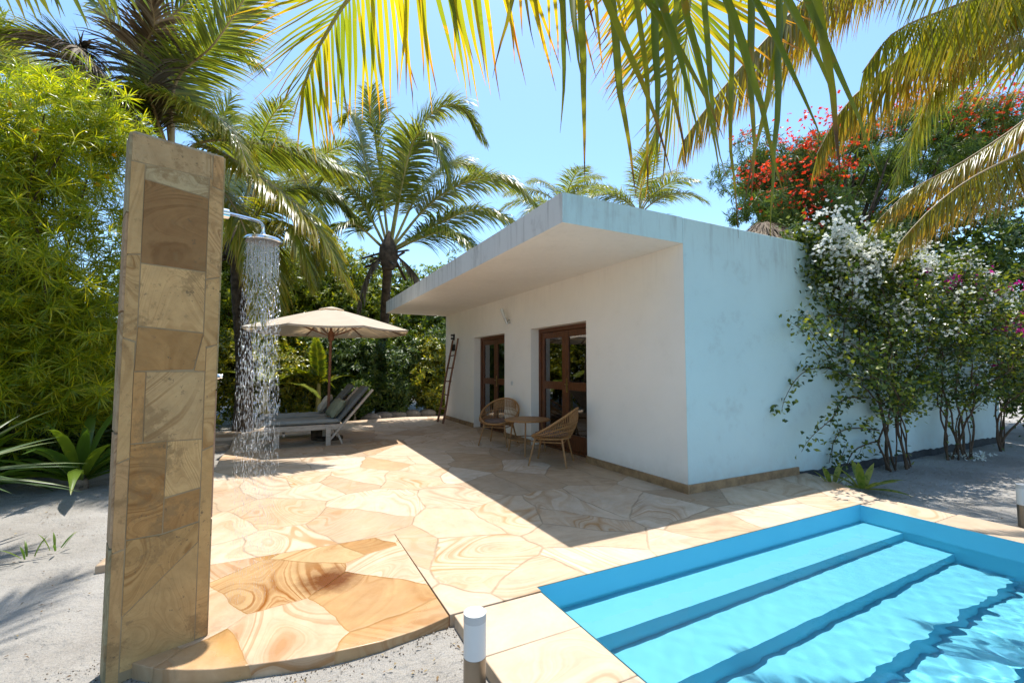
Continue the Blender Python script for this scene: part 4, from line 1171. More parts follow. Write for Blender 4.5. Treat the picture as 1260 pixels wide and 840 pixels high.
palm_trunk(pc, [(3.0,15.4,-.2),(2.95,15.0,1.7),(2.8,13.9,3.7),(2.68,13.03,4.9)], .16, .12, M['darkbark'])
crown_heart(pc, (2.68,13.03,4.75), .22, .8, M['darkbark'])
for i, pts in enumerate(CENTRE):
    frond(pc, pts, M['frond_green'], M['rachis'], 60+i, r0=.045, L=1.1, W=.038, per_m=42, droop=1.0, segs=5, fold=False, u0=.22, hang=.1, vup=.2)
for i, pts in enumerate(DEADC):
    frond(pc, pts, M['frond_dead'], M['darkbark'], 80+i, r0=.035, L=.6, W=.05, per_m=16, droop=1.2, segs=4, fold=False, hang=.8)

LEFT = [
  ([(-1.92,10.25,5.26),(-1.88,9.97,6.64),(-1.22,9.26,7.17),(-.74,8.75,7.8),(-.46,8.36,8.19)], 'frond_green', .5),
  ([(-1.92,10.25,5.26),(-2.7,10.4,6.1),(-2.28,9.97,6.34),(-1.42,9.11,5.93),(-.82,8.5,5.34),(-.55,8.18,4.65)], 'frond_lime', .9),
  ([(-1.92,10.25,5.26),(-1.4,9.8,5.6),(-.71,9.33,5.56),(.22,8.75,5.33),(1.1,8.22,4.88)], 'frond_green', .9),
  ([(-1.92,10.25,5.26),(-1.33,9.43,5.37),(-.28,8.6,4.6),(.47,8.05,3.77),(.97,7.74,2.81)], 'frond_lime', .9),
  ([(-1.92,10.25,5.26),(-1.52,9.55,5.08),(-.82,8.91,4.25),(-.45,8.56,3.23),(-.35,8.45,2.28)], 'frond_lime', 1.0),
  ([(-1.92,10.25,5.26),(-3.17,10.28,6.81),(-3.76,10.12,7.07),(-4.49,10.05,6.86)], 'frond_green', .7),
  ([(-1.92,10.25,5.26),(-2.73,10.25,7.24),(-3.07,10.16,7.97),(-3.52,10.12,8.65)], 'frond_green', .5),
  ([(-1.92,10.25,5.26),(-2.17,10.39,7.68),(-1.77,10.24,8.54),(-1.21,10.01,9.41)], 'frond_green', .6),
  ([(-1.92,10.25,5.26),(-3.41,11.51,7.16),(-4.32,12.4,7.5),(-5.44,13.44,7.31)], 'frond_green', .7),
  ([(-1.92,10.25,5.26),(-2.02,10.98,7.78),(-1.38,11.28,8.55),(-.6,11.46,8.35)], 'frond_green', .8),
  ([(-1.92,10.25,5.26),(-2.33,9.85,6.81),(-2.05,9.23,7.23),(-2.08,8.77,7.57)], 'frond_dead', .9),
  ([(-1.92,10.25,5.26),(-3.2,9.9,6.6),(-3.0,9.2,6.5),(-2.5,8.9,5.9)], 'frond_dead', .9),
]
pl_ = empty('coconut_palm', (-1.75, 10.75, -.1), label='coconut palm rising behind the shower pillar with arching fronds', cat='palm tree')
palm_trunk(pl_, [(-1.75,10.75,-.2),(-1.75,10.7,2),(-1.85,10.5,4.0),(-1.92,10.25,5.2)], .2, .14, M['darkbark'])
crown_heart(pl_, (-1.92,10.25,5.1), .2, .7, M['darkbark'])
for i, (pts, mt, dr) in enumerate(LEFT):
    frond(pl_, pts, M[mt], M['rachis_tan'], 100+i, r0=.04, L=.95, W=.034, per_m=44, droop=dr, segs=5, fold=False, u0=.18, hang=.15)

LEAN = [
  [(-1.03,12.71,4.46),(-.37,11.87,5.31),(.48,11.12,4.98),(1.15,10.72,4.06)],
  [(-1.03,12.71,4.46),(-.18,11.5,4.8),(.3,10.9,4.3),(.55,10.75,3.3)],
  [(-1.03,12.71,4.46),(-.67,11.61,4.8),(-.24,10.98,4.13),(-.04,10.86,2.71)],
  [(-1.03,12.71,4.46),(-1.41,12.63,5.38),(-2.07,12.73,5.5),(-2.71,12.99,4.89)],
  [(-1.03,12.71,4.46),(-.76,12.69,6.13),(-.06,12.51,6.83),(.88,12.27,6.61)],
  [(-1.03,12.71,4.46),(-1.28,12.74,6.05),(-1.49,12.77,7.24),(-1.24,12.59,8.03)],
  [(-1.03,12.71,4.46),(-.22,12.88,5.88),(.93,12.73,6.14),(1.76,12.68,5.48)],
  [(-1.03,12.71,4.46),(-1.2,13.5,5.5),(-1.2,14.4,5.7),(-1.2,15.2,5.0)],
]
pn = empty('coconut_palm', (-.78, 12.9, -.1), label='short dark trunked coconut palm seen through the falling shower water', cat='palm tree')
palm_trunk(pn, [(-.78,12.9,-.2),(-.80,12.85,1.5),(-.95,12.75,3.2),(-1.03,12.71,4.4)], .20, .15, M['darkbark'])
crown_heart(pn, (-1.03,12.71,4.35), .2, .7, M['darkbark'])
for i, pts in enumerate(LEAN):
    frond(pn, pts, M['frond_lime'] if i in (0,1,2) else M['frond_green'], M['rachis'], 130+i, r0=.04, L=1.0, W=.036, per_m=40, droop=.95, segs=5, fold=False, u0=.2, hang=.2)

# far palms: one crown built once, then copied
def generic_palm(loc, H, label, seed, size=1.0):
    p = empty('coconut_palm', (loc[0], loc[1], -.1), 0, label, 'palm tree', 'coconut palms beyond the villa')
    rs = random.Random(seed)
    palm_trunk(p, [(loc[0],loc[1],-.2),(loc[0]+.2,loc[1],H*.5),(loc[0],loc[1],H)], .18, .13, M['bark'])
    for k in range(13):
        az = k*2.4+rs.uniform(-.2,.2); el = R([78,60,45,30,15,0,-20][k % 7]); L = size*rs.uniform(3.0,3.8)
        pts = []; p0 = Vector((loc[0], loc[1], H)); e_ = el
        for s in range(6):
            pts.append(tuple(p0)); p0 = p0+Vector((math.cos(az)*math.cos(e_), math.sin(az)*math.cos(e_), math.sin(e_)))*(L/5); e_ -= R(17)
        frond(p, pts, M['frond_green'], M['rachis'], seed*40+k, r0=.04, L=1.0, W=.042, per_m=26, droop=.8, segs=3, fold=False, u0=.2)
    return p
g1 = generic_palm((14.0, 14.9), 8.2, 'coconut palm showing above the roof right of the eave corner', 1, .95)
def recopy(src, loc, rz, sc, label):
    c = copy_tree(src); c.location = (loc[0], loc[1], -.1); c.rotation_euler = (0,0,rz); c.scale = (sc,)*3; c['label'] = label; return c
recopy(g1, (16.0,24.0), 2.0, 1.38, 'palm tip barely showing at the top of the eave corner')
recopy(g1, (-1.4,24.5), 1.0, 1.30, 'pale distant palm crown left of the centre palm')
recopy(g1, (1.0,28.5), 3.1, 1.50, 'most distant pale palm behind the left palm fronds')
recopy(g1, (-6.5,17.0), 4.2, 1.05, 'palm standing behind the bright yellow green shrub')
recopy(g1, (17.5,9.5), 5.0, .85, 'dark palm in the shade behind the vine covered wall')

# ------------------------------------------------------------------ shrubs and trees
def lobed(center, radii, nl, nper, rs, sub=.42, shell=.8):
    """points on a cluster of small lobes: positions and outward directions"""
    c = np.array(center); r = np.array(radii)
    d = norm(rs.normal(size=(nl, 3))); rad = rs.uniform(.45, 1.0, nl)[:, None]
    lc = c+d*r*rad*(1-sub*.6); lr = sub*r.mean()*rs.uniform(.6, 1.25, nl)
    P, D_ = [], []
    for i in range(nl):
        dd = norm(rs.normal(size=(nper, 3))); q = rs.uniform(shell, 1.0, nper)[:, None]*rs.uniform(.55,1.1,(nper,1))**.35
        P.append(lc[i]+dd*lr[i]*q*np.array([1,1,.85])); D_.append(norm(dd+(lc[i]-c)/r*.6+np.array([0,0,.35])))
    return np.concatenate(P), np.concatenate(D_), lc

def rosettes(lm, P, D_, k, L, W, rs, tmpl=LANCE, tilt=(25, 95), sag=.25):
    N = len(P); L = np.repeat(L*rs.uniform(.6, 1.2, N), k).reshape(N, k, 1) if k > 7 else np.full((N, k, 1), L)
    az = (np.arange(k)*2.39996)[None]+rs.uniform(0, 6.28, (N, 1)); tl = np.radians(rs.uniform(tilt[0], tilt[1], (N, k)))
    a = norm(D_); ref = np.where(np.abs(a[:, 2:3]) > .9, np.array([[1.,0,0]]), np.array([[0,0,1.]]))
    x = norm(np.cross(a, ref)); y = np.cross(a, x)
    d = a[:, None]*np.cos(tl)[..., None]+(x[:, None]*np.cos(az)[..., None]+y[:, None]*np.sin(az)[..., None])*np.sin(tl)[..., None]
    d[..., 2] -= sag; d = norm(d)
    pos = P[:, None]+a[:, None]*rs.uniform(-.5, .3, (N, k, 1))*L*.5
    up = np.broadcast_to(a[:, None]+rs.normal(0,.2,(N,k,3)), d.shape)
    lm.inst(*tmpl, pos.reshape(-1,3), d.reshape(-1,3), up.reshape(-1,3), L.ravel()*rs.uniform(.7,1.15,N*k), W*rs.uniform(.75,1.15,N*k))

def limbs(parent, base, lcs, r, mat, rs, name='trunk', org=None):
    org = np.array(parent.location); mb = MB(); b = np.array(base, float)-org
    mid = np.mean([np.array(c)-org for c in lcs], axis=0)
    fork = b*.55+mid*.45; fork[2] = b[2]+(mid[2]-b[2])*.45
    C_, _ = catmull([b, b*.6+fork*.4+rs.normal(0,.05,3), fork], 12); mb.tube(C_, np.linspace(r, r*.7, 12), 9)
    for c in lcs:
        q = np.array(c)-org; st = b+(fork-b)*rs.uniform(.55,1.0)
        m = (st+q)/2+rs.normal(0,.12,3)*np.linalg.norm(q-st)*.5; m[2] += .05
        C_, _ = catmull([st, m, q], 12); mb.tube(C_, np.linspace(r*.5, r*.10, 12), 6)
    return mb.build(name, mat, parent)

def shrub(name, base, center, radii, mat, label, cat, seed, nl=24, nper=60, k=9, L=.14, W=.03, group=None, tmpl=LANCE, bark='darkbark', sub=.42, tilt=(25,95), sag=.2, r=.05):
    rs = np.random.default_rng(seed)
    s = empty(name, base, 0, label, cat, group)
    P, D_, lc = lobed(center, radii, nl, nper, rs, sub)
    P = P[P[:, 2] > base[2]+.08] if True else P
    D_ = D_[:len(P)]
    lm = LM(); rosettes(lm, P-np.array(base), D_, k, L, W, rs, tmpl, tilt, sag)
    lm.build('crown' if 'tree' in name else 'foliage', mat, s)
    limbs(s, base, lc[:14], r, M[bark], rs, 'trunk' if 'tree' in name else 'stems')
    return s, lc

# bright yellow-green narrow leaved shrub tree at left
ol = empty('oleander_tree', (-3.1, 8.7, -.05), label='bright yellow green narrow leaved tree left of the shower pillar', cat='tree')
rs = np.random.default_rng(77)
lmA, lmB, lcs = LM(), LM(), []
for (c, r_, nl, npr, tgt) in [((-3.1,8.6,3.3),(1.55,1.25,2.1),30,24,lmA), ((-2.75,8.2,4.6),(1.15,.9,1.1),18,24,lmA), ((-3.9,8.4,4.2),(1.4,1.1,1.8),18,24,lmA),
                              ((-2.75,8.3,2.0),(1.1,.85,.9),15,24,lmA), ((-2.9,7.9,3.0),(1.4,.8,2.0),20,15,lmA), ((-2.5,8.3,1.15),(.75,.6,.75),12,34,lmA), ((-3.5,8.0,1.3),(.9,.7,.8),12,34,lmA), ((-2.2,9.2,1.0),(.8,.6,.8),12,34,lmA), ((-3.6,9.5,2.2),(1.7,1.0,1.6),20,46,lmB), ((-2.9,9.4,1.3),(1.3,.7,1.0),14,46,lmB)]:
    P, D_, lc = lobed(c, r_, nl, npr, rs, .46, .35)
    P = P+rs.normal(0,.15,P.shape)
    rosettes(tgt, P-np.array((-3.1,8.7,-.05)), norm(D_+rs.normal(0,.35,D_.shape)), 18, .245, .0125, rs, ARCH, (15,95), .16); lcs += list(lc[:6])
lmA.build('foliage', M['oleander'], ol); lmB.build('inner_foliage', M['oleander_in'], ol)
P, D_, _ = lobed((-3.0,7.9,3.8), (1.2,.6,1.7), 14, 1, rs, .35)
for k in range(14):
    fl = LM(); rosettes(fl, P[k:k+1]-np.array((-3.1,8.7,-.05)), D_[k:k+1], 6, .075, .05, rs, DIAMOND, (25,50), 0)
    fl.build('flower', M['yellow'], ol)
limbs(ol, (-3.1,8.7,-.1), lcs[:26], .07, M['darkbark'], rs)

# hedge behind the loungers: shrub by shrub
HS = [(-2.0,14.2,1.9,1.5,'hedge_y'), (-.9,14.9,2.1,1.5,'hedge_y'), (.3,14.5,1.5,1.25,'hedge_y'), (1.4,14.9,1.75,1.5,'hedge'), (2.4,14.7,1.75,1.35,'hedge'),
      (3.5,15.1,1.85,1.5,'hedge'), (4.4,14.8,1.6,1.2,'hedge_y'), (5.3,15.6,2.2,1.6,'hedge'), (-3.4,13.2,2.0,1.8,'hedge_y'), (2.0,14.0,.75,.8,'hedge'), (3.1,14.5,.9,.9,'hedge'), (4.9,14.6,.9,1.0,'hedge_y'), (3.9,16.8,2.3,2.0,'hedge_y'), (1.0,16.8,2.2,2.0,'hedge_y'), (-4.6,11.8,1.5,1.6,'hedge')]
HL = ['yellow flecked shrub behind the falling water', 'yellow green shrub behind the foot of the loungers', 'low yellow green shrub under the left half of the parasol',
      'dark glossy shrub just right of the parasol pole', 'dark long leaved shrub behind the lounger backs', 'dark tall shrub in front of the centre palm trunk',
      'yellow green shrub beside the far corner of the villa', 'dark shrub behind the far end of the villa', 'yellow green shrub behind the shower pillar', 'low dark shrub beside the tiny bollard light', 'low dark shrub at the foot of the centre palm', 'low yellow green shrub behind the kerb stone nearest the villa', 'tall yellow green shrub rising behind the centre palm trunk', 'tall yellow green shrub rising behind the parasol', 'dark shrub behind the left tree trunk']
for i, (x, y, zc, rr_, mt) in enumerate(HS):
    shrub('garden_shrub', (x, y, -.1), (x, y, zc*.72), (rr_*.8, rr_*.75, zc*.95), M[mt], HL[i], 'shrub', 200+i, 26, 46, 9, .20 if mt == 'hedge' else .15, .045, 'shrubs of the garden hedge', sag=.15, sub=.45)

# taller trees behind
TS = [(1.9,17.6,3.6,2.2,'tree_y','bright leafy tree close behind the parasol top'), (-1.3,17.2,3.8,2.3,'tree_y','bright leafy tree behind the dark trunk in the water'), (5.6,18.0,3.4,2.0,'tree','leafy tree behind the far roof corner'), (.2,19,4.0,2.5,'tree_y','feathery bright tree behind the parasol'), (3.6,18.2,3.4,2.3,'tree','mid green tree behind the centre palm trunk'), (-3.0,18.5,3.9,2.7,'tree','leafy tree behind the shower head'),
      (-7.4,14.0,4.0,2.9,'tree','leafy tree far behind the yellow green shrub'), (7.2,19.5,3.9,2.6,'tree','leafy tree far behind the flat roof'), (-9.0,8.5,4.2,2.8,'tree','leafy tree at the far left edge of the garden'),
      (-6.2,4.6,3.6,2.0,'tree','leafy tree on the sand left of the terrace')]
for i, (x, y, zc, rr_, mt, lb) in enumerate(TS):
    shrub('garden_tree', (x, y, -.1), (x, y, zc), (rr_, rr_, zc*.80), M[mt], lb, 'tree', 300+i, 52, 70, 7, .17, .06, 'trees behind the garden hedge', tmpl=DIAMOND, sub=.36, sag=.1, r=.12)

# flame tree behind the wall
ft = empty('flame_tree', (13.9, 7.6, -.1), label='flame tree with red blossom and feathery leaves behind the wall', cat='tree')
rs = np.random.default_rng(401)
lm, rd, lcs = LM(), LM(), []
org = np.array((13.9,7.6,-.1))
for (c, r_, nl, npr, nf_) in [((12.6,7.6,6.8),(2.2,1.6,1.3),34,30,24), ((14.9,6.9,7.4),(2.4,1.6,1.7),30,30,10), ((17.6,5.9,8.2),(2.8,1.8,1.7),30,30,14), ((11.4,7.4,5.6),(1.4,1.1,.9),16,30,9), ((14.6,6.6,5.2),(2.8,1.4,1.6),30,34,2), ((18.9,5.6,8.9),(2.2,1.4,1.3),18,30,12)]:
    P, D_, lc = lobed(c, r_, nl, npr, rs, .30)
    rosettes(lm, P-org, D_*np.array([1,1,.4]), 15, .24, .026, rs, DIAMOND, (50,110), .15)
    top = lc[np.argsort(-lc[:, 2]+.35*lc[:,1]+rs.normal(0,.5,len(lc)))][:nf_]; lcs += list(lc[::2])
    for t in top:
        for _ in range(rs.integers(1, 3)):
            q = t+rs.normal(0,.34,3)+np.array([-.1,-.30,.28]); n_ = rs.integers(8, 40)
            pp = q+rs.normal(0,1,(n_,3))*np.array([.05,.05,.025])*math.sqrt(n_)
            rosettes(rd, pp-org, norm(rs.normal(0,.5,(n_,3))+np.array([0,0,.8])), 5, .065, .046, rs, DIAMOND, (35,80), 0)
lm.build('crown', M['flam'], ft); rd.build('flowers', M['red'], ft)
limbs(ft, (13.9,7.6,-.1), lcs[:44], .16, M['darkbark'], rs)

# dark greenery beyond the vine and right of the wall
for i, (x, y, zc, rr_, lb) in enumerate([(15.2,5.2,3.7,2.0,'dark tree behind the vine covered wall'), (17.8,4.2,4.6,2.5,'dark tree beyond the far end of the wall'), (15.0,2.3,1.5,1.3,'dark shrub beside the far end of the wall'), (14.3,3.4,1.6,1.1,'dark shrub at the corner where the aqua wall ends'), (16.3,2.9,2.2,1.6,'dark dense shrub behind the magenta flowers'),
                                         (20.5,2.0,5.0,3.0,'dark tree at the far right edge of the garden'), (12.0,6.2,2.7,1.4,'dark tree just behind the white flowers'), (16.6,.6,2.2,1.7,'dark shrub on the sand far right')]):
    shrub('garden_tree', (x, y, -.1), (x, y, zc), (rr_, rr_, zc*.75), M['hedge'], lb, 'tree', 500+i, 34, 50, 8, .17, .055, 'dark trees around the wall end', sub=.38, r=.09)
# thatched hut roof
th = empty('thatched_hut', (10.2, 6.7, -.1), label='grey thatched hut roof peeping over the aqua wall', cat='hut')
mb = MB(); rs_ = random.Random(8)
mb.lathe([(1.2,4.15),(.6,4.55),(.06,5.0)], (0,0,.0), 24)
mb.build('thatch_roof', M['thatch'], th)
sm = LM(); n_ = 1500; rz = np.random.default_rng(9); a = rz.uniform(0,6.28,n_); t = rz.uniform(0,1,n_)
rr2 = .06+1.14*t; zz2 = 5.04-.85*t+.02*rz.normal(size=n_)
dirs = np.stack([np.cos(a)*1.4, np.sin(a)*1.4, -1.0+rz.normal(0,.12,n_)], -1)+rz.normal(0,.12,(n_,3))
sm.inst(*LANCE, np.stack([rr2*np.cos(a), rr2*np.sin(a), zz2], -1), dirs, np.stack([np.cos(a), np.sin(a), np.ones(n_)], -1), rz.uniform(.25,.5,n_), rz.uniform(.02,.045,n_))
sm.build('thatch_straw', M['frond_dead'], th)
for k in range(4): MB().tube([(math.cos(k*PI/2+.7)*1.1, math.sin(k*PI/2+.7)*1.1, -.1),(math.cos(k*PI/2+.7)*1.1, math.sin(k*PI/2+.7)*1.1, 4.3)], .07, 8).build('post', M['darkbark'], th)

# ------------------------------------------------------------------ bougainvillea
def vine(base, starts, label, seed, nmain, spread, top, fcol, nfl, xr, density=1.0, sides=(), extra=()):
    rs = np.random.default_rng(seed)
    v = empty('bougainvillea', base, 0, label, 'climbing plant', 'bougainvilleas on the aqua wall')
    org = np.array(base); st = MB(); lf, fl = LM(), LM()
    LP, LD, FP = [], [], []
    def grow(p, d, L, r, gen):
        n = int(L/.07); pts = [p.copy()]
        for i in range(n):
            d = norm(d+rs.normal(0,.10,3)+np.array([0,0,.02 if gen == 0 else -.012]))
            q = p+d*.07
            if q[1] > SY-.05-.0: q[1] = SY-.05 if q[2] < TOP+.05 else q[1]
            if q[1] < SY-.85: q[1] = SY-.85
            if q[2] > top+rs.uniform(0,.4): d = norm(d*np.array([1,1,-.3])+np.array([0,rs.normal(.0,.3),-.15]))
            if q[2] < .08: d[2] = abs(d[2])+.1
            p = q; pts.append(p.copy())
            hfac = np.clip((p[2]-.45)/1.3, 0, 1)
            lam = density*((.22+1.2*hfac) if gen == 0 else (2.6+1.5*hfac))
            for _ in range(rs.poisson(lam)):
                LP.append(p+rs.normal(0,.05+.035*hfac,3)); LD.append(norm(d*.3+rs.normal(0,.7,3)+np.array([0,-.35,-.1])))
            if gen >= 1 and p[2] > 1.0 and rs.random() < .018+.05*np.clip((p[2]-1.6)/1.5,0,1): FP.append(p.copy())
            if gen == 0 and p[2] > .7 and rs.random() < .24:
                a = rs.uniform(0,6.28); grow(p, norm(np.array([math.cos(a)*1.0, -abs(math.sin(a))*.5, rs.uniform(-.2,.9)])), rs.uniform(.45,1.2), r*.4, 1)
            elif gen == 1 and rs.random() < .09:
                grow(p, norm(d+rs.normal(0,.7,3)), rs.uniform(.2,.5), r*.5, 2)
        C_ = np.array(pts)-org
        if len(C_) > 2: st.tube(C_[::2] if len(C_) > 5 else C_, list(np.linspace(r, r*.25, len(C_[::2] if len(C_) > 5 else C_))), 6)
    for i in range(nmain):
        b = np.array(starts[i % len(starts)], float)+rs.normal(0,.06,3)*np.array([1,.6,0])
        fan = (i/(max(1, nmain-1))-.5)*2
        grow(b, norm(np.array([fan*spread+rs.normal(0,.08), .05, 1.0])), top*rs.uniform(.8,1.2)*math.sqrt(1+(fan*spread)**2), rs.uniform(.010,.021), 0)
    for q, dd, LL in sides:
        grow(np.array(q, float), norm(np.array(dd, float)), LL, .012, 1)
        for _k in range(3): LP.append(np.array(q, float)+rs.normal(0,.05,3)); LD.append(np.array((-1.,-.3,0)))
    # thick leafy mass along the wall top
    nmass = int(190*density*(xr[1]-xr[0]))
    for _ in range(nmass):
        x = rs.uniform(*xr); z = top+.12-abs(rs.normal(0,.50))+.25*math.sin(x*2.3)
        p = np.array([x, SY-.06-abs(rs.normal(0,.10))+(.25 if z > TOP else 0), z])
        for _ in range(16): LP.append(p+rs.normal(0,.10,3)); LD.append(norm(rs.normal(0,.8,3)+np.array([0,-.4,.2])))
        if rs.random() < .20: FP.append(p+np.array([0,-.16,.08]))
    LP_ = np.array(LP)-org; LD_ = np.array(LD)
    lf.inst(*FOLDED, LP_, LD_, norm(rs.normal(0,.5,LP_.shape)+np.array([0,-.4,.8])), rs.uniform(.05,.095,len(LP_)), rs.uniform(.036,.062,len(LP_)))
    FPa = np.array(FP); keep = FPa[:, 2] > .9
    FPa = FPa[keep]; rs.shuffle(FPa); FPa = FPa[:nfl]
    FPa = np.concatenate([FPa, np.array(extra)]) if len(extra) else FPa
    for q in FPa:
        n_ = int(rs.choice([3, 5, 8, 12, 20, 30])); s_ = .024*math.sqrt(n_)*rs.uniform(.7,1.1)
        pp = q+rs.normal(0,1,(n_,3))*s_*np.array([1,.7,.8])+np.array([0,-.05,.02])
        rosettes(fl, pp-org, norm(rs.normal(0,.8,(n_,3))+np.array([0,-.5,.4])), 3, .050, .044, rs, DIAMOND, (30,65), 0)
    st.build('stems', M['vine'], v); lf.build('foliage', M['bougleaf'], v); fl.build('flowers', M[fcol], v)
    return v
vine((8.35,3.52,-.1), [(8.30,3.52,-.1),(8.5,3.46,-.1),(8.15,3.56,-.1),(8.75,3.5,-.1)], 'white flowering bougainvillea fanning up the aqua wall from its left clump', 601, 10, .62, 3.3, 'whitebract', 100, (6.6,9.6), 1.0,
     [((8.2,3.6,.9),(-1,.1,.25),2.1),((8.1,3.6,1.2),(-1,.05,.3),2.6),((7.9,3.6,1.0),(-1,.05,.12),2.3),((8.1,3.6,.5),(-1,.1,.15),1.6),((8.0,3.6,1.5),(-.9,.1,.5),2.3),((7.8,3.6,1.5),(-1,.1,.1),2.0),((8.0,3.55,.35),(-1,.1,.12),1.3),((7.4,3.6,2.2),(-1,.1,.1),1.3),((7.2,3.6,2.6),(-1,.1,-.1),1.0)],
     [(6.75+.42*math.sin(i*2.1)+.02*i, 3.42+.1*math.sin(i*1.3), 3.28+.24*math.cos(i*1.7)) for i in range(15)])
vine((10.2,3.42,-.1), [(10.2,3.42,-.1),(10.4,3.36,-.1),(10.0,3.45,-.1),(10.6,3.4,-.1)], 'white flowering bougainvillea in the clump nearer the wall end', 602, 10, .46, 3.15, 'whitebract', 62, (9.2,12.8), 1.0)
vine((11.9,3.36,-.1), [(11.9,3.36,-.1),(12.1,3.4,-.1)], 'magenta flowering bougainvillea at the far end of the wall', 603, 6, .35, 3.1, 'pinkbract', 22, (10.6,13.4), .8,
     (), [(12.3+.5*math.sin(i*2.3), 3.1+.2*math.sin(i), 2.55+.5*math.cos(i*1.9)) for i in range(10)]+[(8.9+.35*i, 3.4, 2.75+.3*math.sin(i*2.2)) for i in range(6)])

# ------------------------------------------------------------------ low plants
def blade_plant(name, base, label, cat, mat, n, L, W, seed, tilt=(15,75), droop=.9, group=None, segs=6, az=None, fold=.2):
    rs = np.random.default_rng(seed); s = empty(name, base, 0, label, cat, group); lm = LM()
    for i in range(n):
        a = i*2.39996+rs.uniform(-.3,.3) if az is None else rs.uniform(*az)
        e_ = R(90-rs.uniform(*tilt)); l_ = L*rs.uniform(.7,1.1); p = np.array([.04*math.cos(a), .04*math.sin(a), .02+.0*i]); sd = np.array([-math.sin(a), math.cos(a), 0])
        rows = []; tv = []
        for k in range(segs+1):
            f = k/segs; d = np.array([math.cos(a)*math.cos(e_), math.sin(a)*math.cos(e_), math.sin(e_)])
            wd = W*(.35+.65*math.sin(PI*min(1, .12+.62*f/.62*.6)))*(1 if f < .55 else max(.03, 1-((f-.55)/.45)**1.6))
            nn = np.cross(sd, d)
            rows += [p-sd*wd/2+nn*0, p-nn*wd*fold, p+sd*wd/2]; tv += [f]*3
            e_ -= droop*rs.uniform(.6,1.3)/segs*(.4+1.2*f); p = p+d*l_/segs
        F_ = [(k*3+j, k*3+j+1, k*3+j+4, k*3+j+3) for k in range(segs) for j in (0,1)]
        lm.add(np.array(rows), np.array(F_), np.array(tv))
    lm.build('leaves', mat, s, smooth=True)
    return s
b = blade_plant('crinum_lily', (-2.22,7.6,.0), 'broad leaved green lily on the sand left of the pillar', 'plant', M['lily'], 28, 1.2, .13, 701, (5,75), 1.5)
MB().lathe([(.10,-.1),(.09,.05),(.06,.22)], (0,0,0), 12).build('stem', M['thatch'], b)
b = blade_plant('crinum_lily', (-3.3,7.6,.0), 'broad leaved lily half hidden at the left edge behind spear leaves', 'plant', M['lily'], 24, 1.1, .12, 702, (10,80), 1.5)
MB().lathe([(.10,-.1),(.09,.05),(.06,.22)], (0,0,0), 12).build('stem', M['thatch'], b)
for i_, (x_, y_, r_, l_) in enumerate([(-2.0,9.3,.75,'low dark shrub on the sand just left of the pillar'), (-2.9,8.9,.7,'low dark shrub under the yellow green tree'), (-3.9,8.2,.8,'low dark shrub at the left edge under the tree'), (-1.75,10.1,.6,'low dark shrub at the foot of the left palm trunk')]):
    shrub('garden_shrub', (x_, y_, -.1), (x_, y_, r_*.6), (r_, r_*.8, r_*.8), M['hedge'], l_, 'shrub', 250+i_, 22, 40, 9, .24, .04, 'shrubs of the garden hedge', sag=.15, sub=.45)
b = blade_plant('spear_leaf_yucca', (-2.42,5.2,.58), 'yucca with stiff pale striped spear leaves at the left edge', 'plant', M['spear'], 30, .95, .04, 703, (40,112), .35, fold=.3)
MB().tube([(0,0,-.72),(.03,.0,-.3),(0,0,.05)], [.09,.07,.06], 10).build('stem', M['bark'], b)
SPR = [(-1.75,5.03,-.08),(-1.62,5.14,-.08)]
for i, q_ in enumerate(SPR):
    blade_plant('grass_sprout', q_, ['tiny green sprout on the sand, left of two', 'tiny green sprout on the sand, nearer the pillar'][i], 'sprout', M['lily'], 5, .16, .018, 710+i, (10,60), .8, 'sprouts on the sand')
blade_plant('variegated_plant', (6.52,3.10,-.08), 'small yellow green variegated plant at the corner of the terrace', 'plant', M['varieg'], 11, .42, .085, 720, (15,80), .7)
blade_plant('variegated_plant', (6.30,3.34,-.06), 'smaller variegated plant tight against the dark wall base', 'plant', M['varieg'], 6, .30, .06, 721, (10,60), .6)
# young banana leaves in the hedge
def banana(base, label, leaves, seed):
    rs = np.random.default_rng(seed); s = empty('banana_plant', base, 0, label, 'banana plant', 'banana plants in the hedge'); lm = LM()
    MB().tube([(0,0,-.1),(0,0,1.1)], [.10,.05], 12).build('stem', M['rachis'], s)
    for (az, el, L, W, dr) in leaves:
        P = []; p = np.array([0,0,.9]); e_ = R(el)
        for k in range(9):
            P.append(p.copy()); p = p+np.array([math.cos(az)*math.cos(e_), math.sin(az)*math.cos(e_), math.sin(e_)])*L/8; e_ -= dr/8
        leaflets(lm, P, per_m=30, L=W, W=.07, droop=.25, seed=int(rs.integers(1e6)), segs=3, a0=75, a1=50, u0=.25, fold=False, jit=.02, prof=lambda u: np.sqrt(np.clip(np.sin(PI*(u*.9+.08)),.05,1)))
    lm.build('leaves', M['tree_y'], s)
banana((.95,13.6,-.1), 'banana plant with one upright yellow leaf under the parasol', [(-1.9,82,1.5,.26,.3),(2.9,45,1.7,.25,1.6),(.4,50,1.5,.24,1.6),(-2.6,60,1.5,.24,1.4)], 1)
banana((-.35,13.4,-.1), 'banana plant with arching leaf above the loungers', [(.1,50,2.0,.28,1.9),(-.5,35,1.6,.26,1.6),(3.0,55,1.6,.26,1.5),(1.6,65,1.4,.24,1.2)], 2)

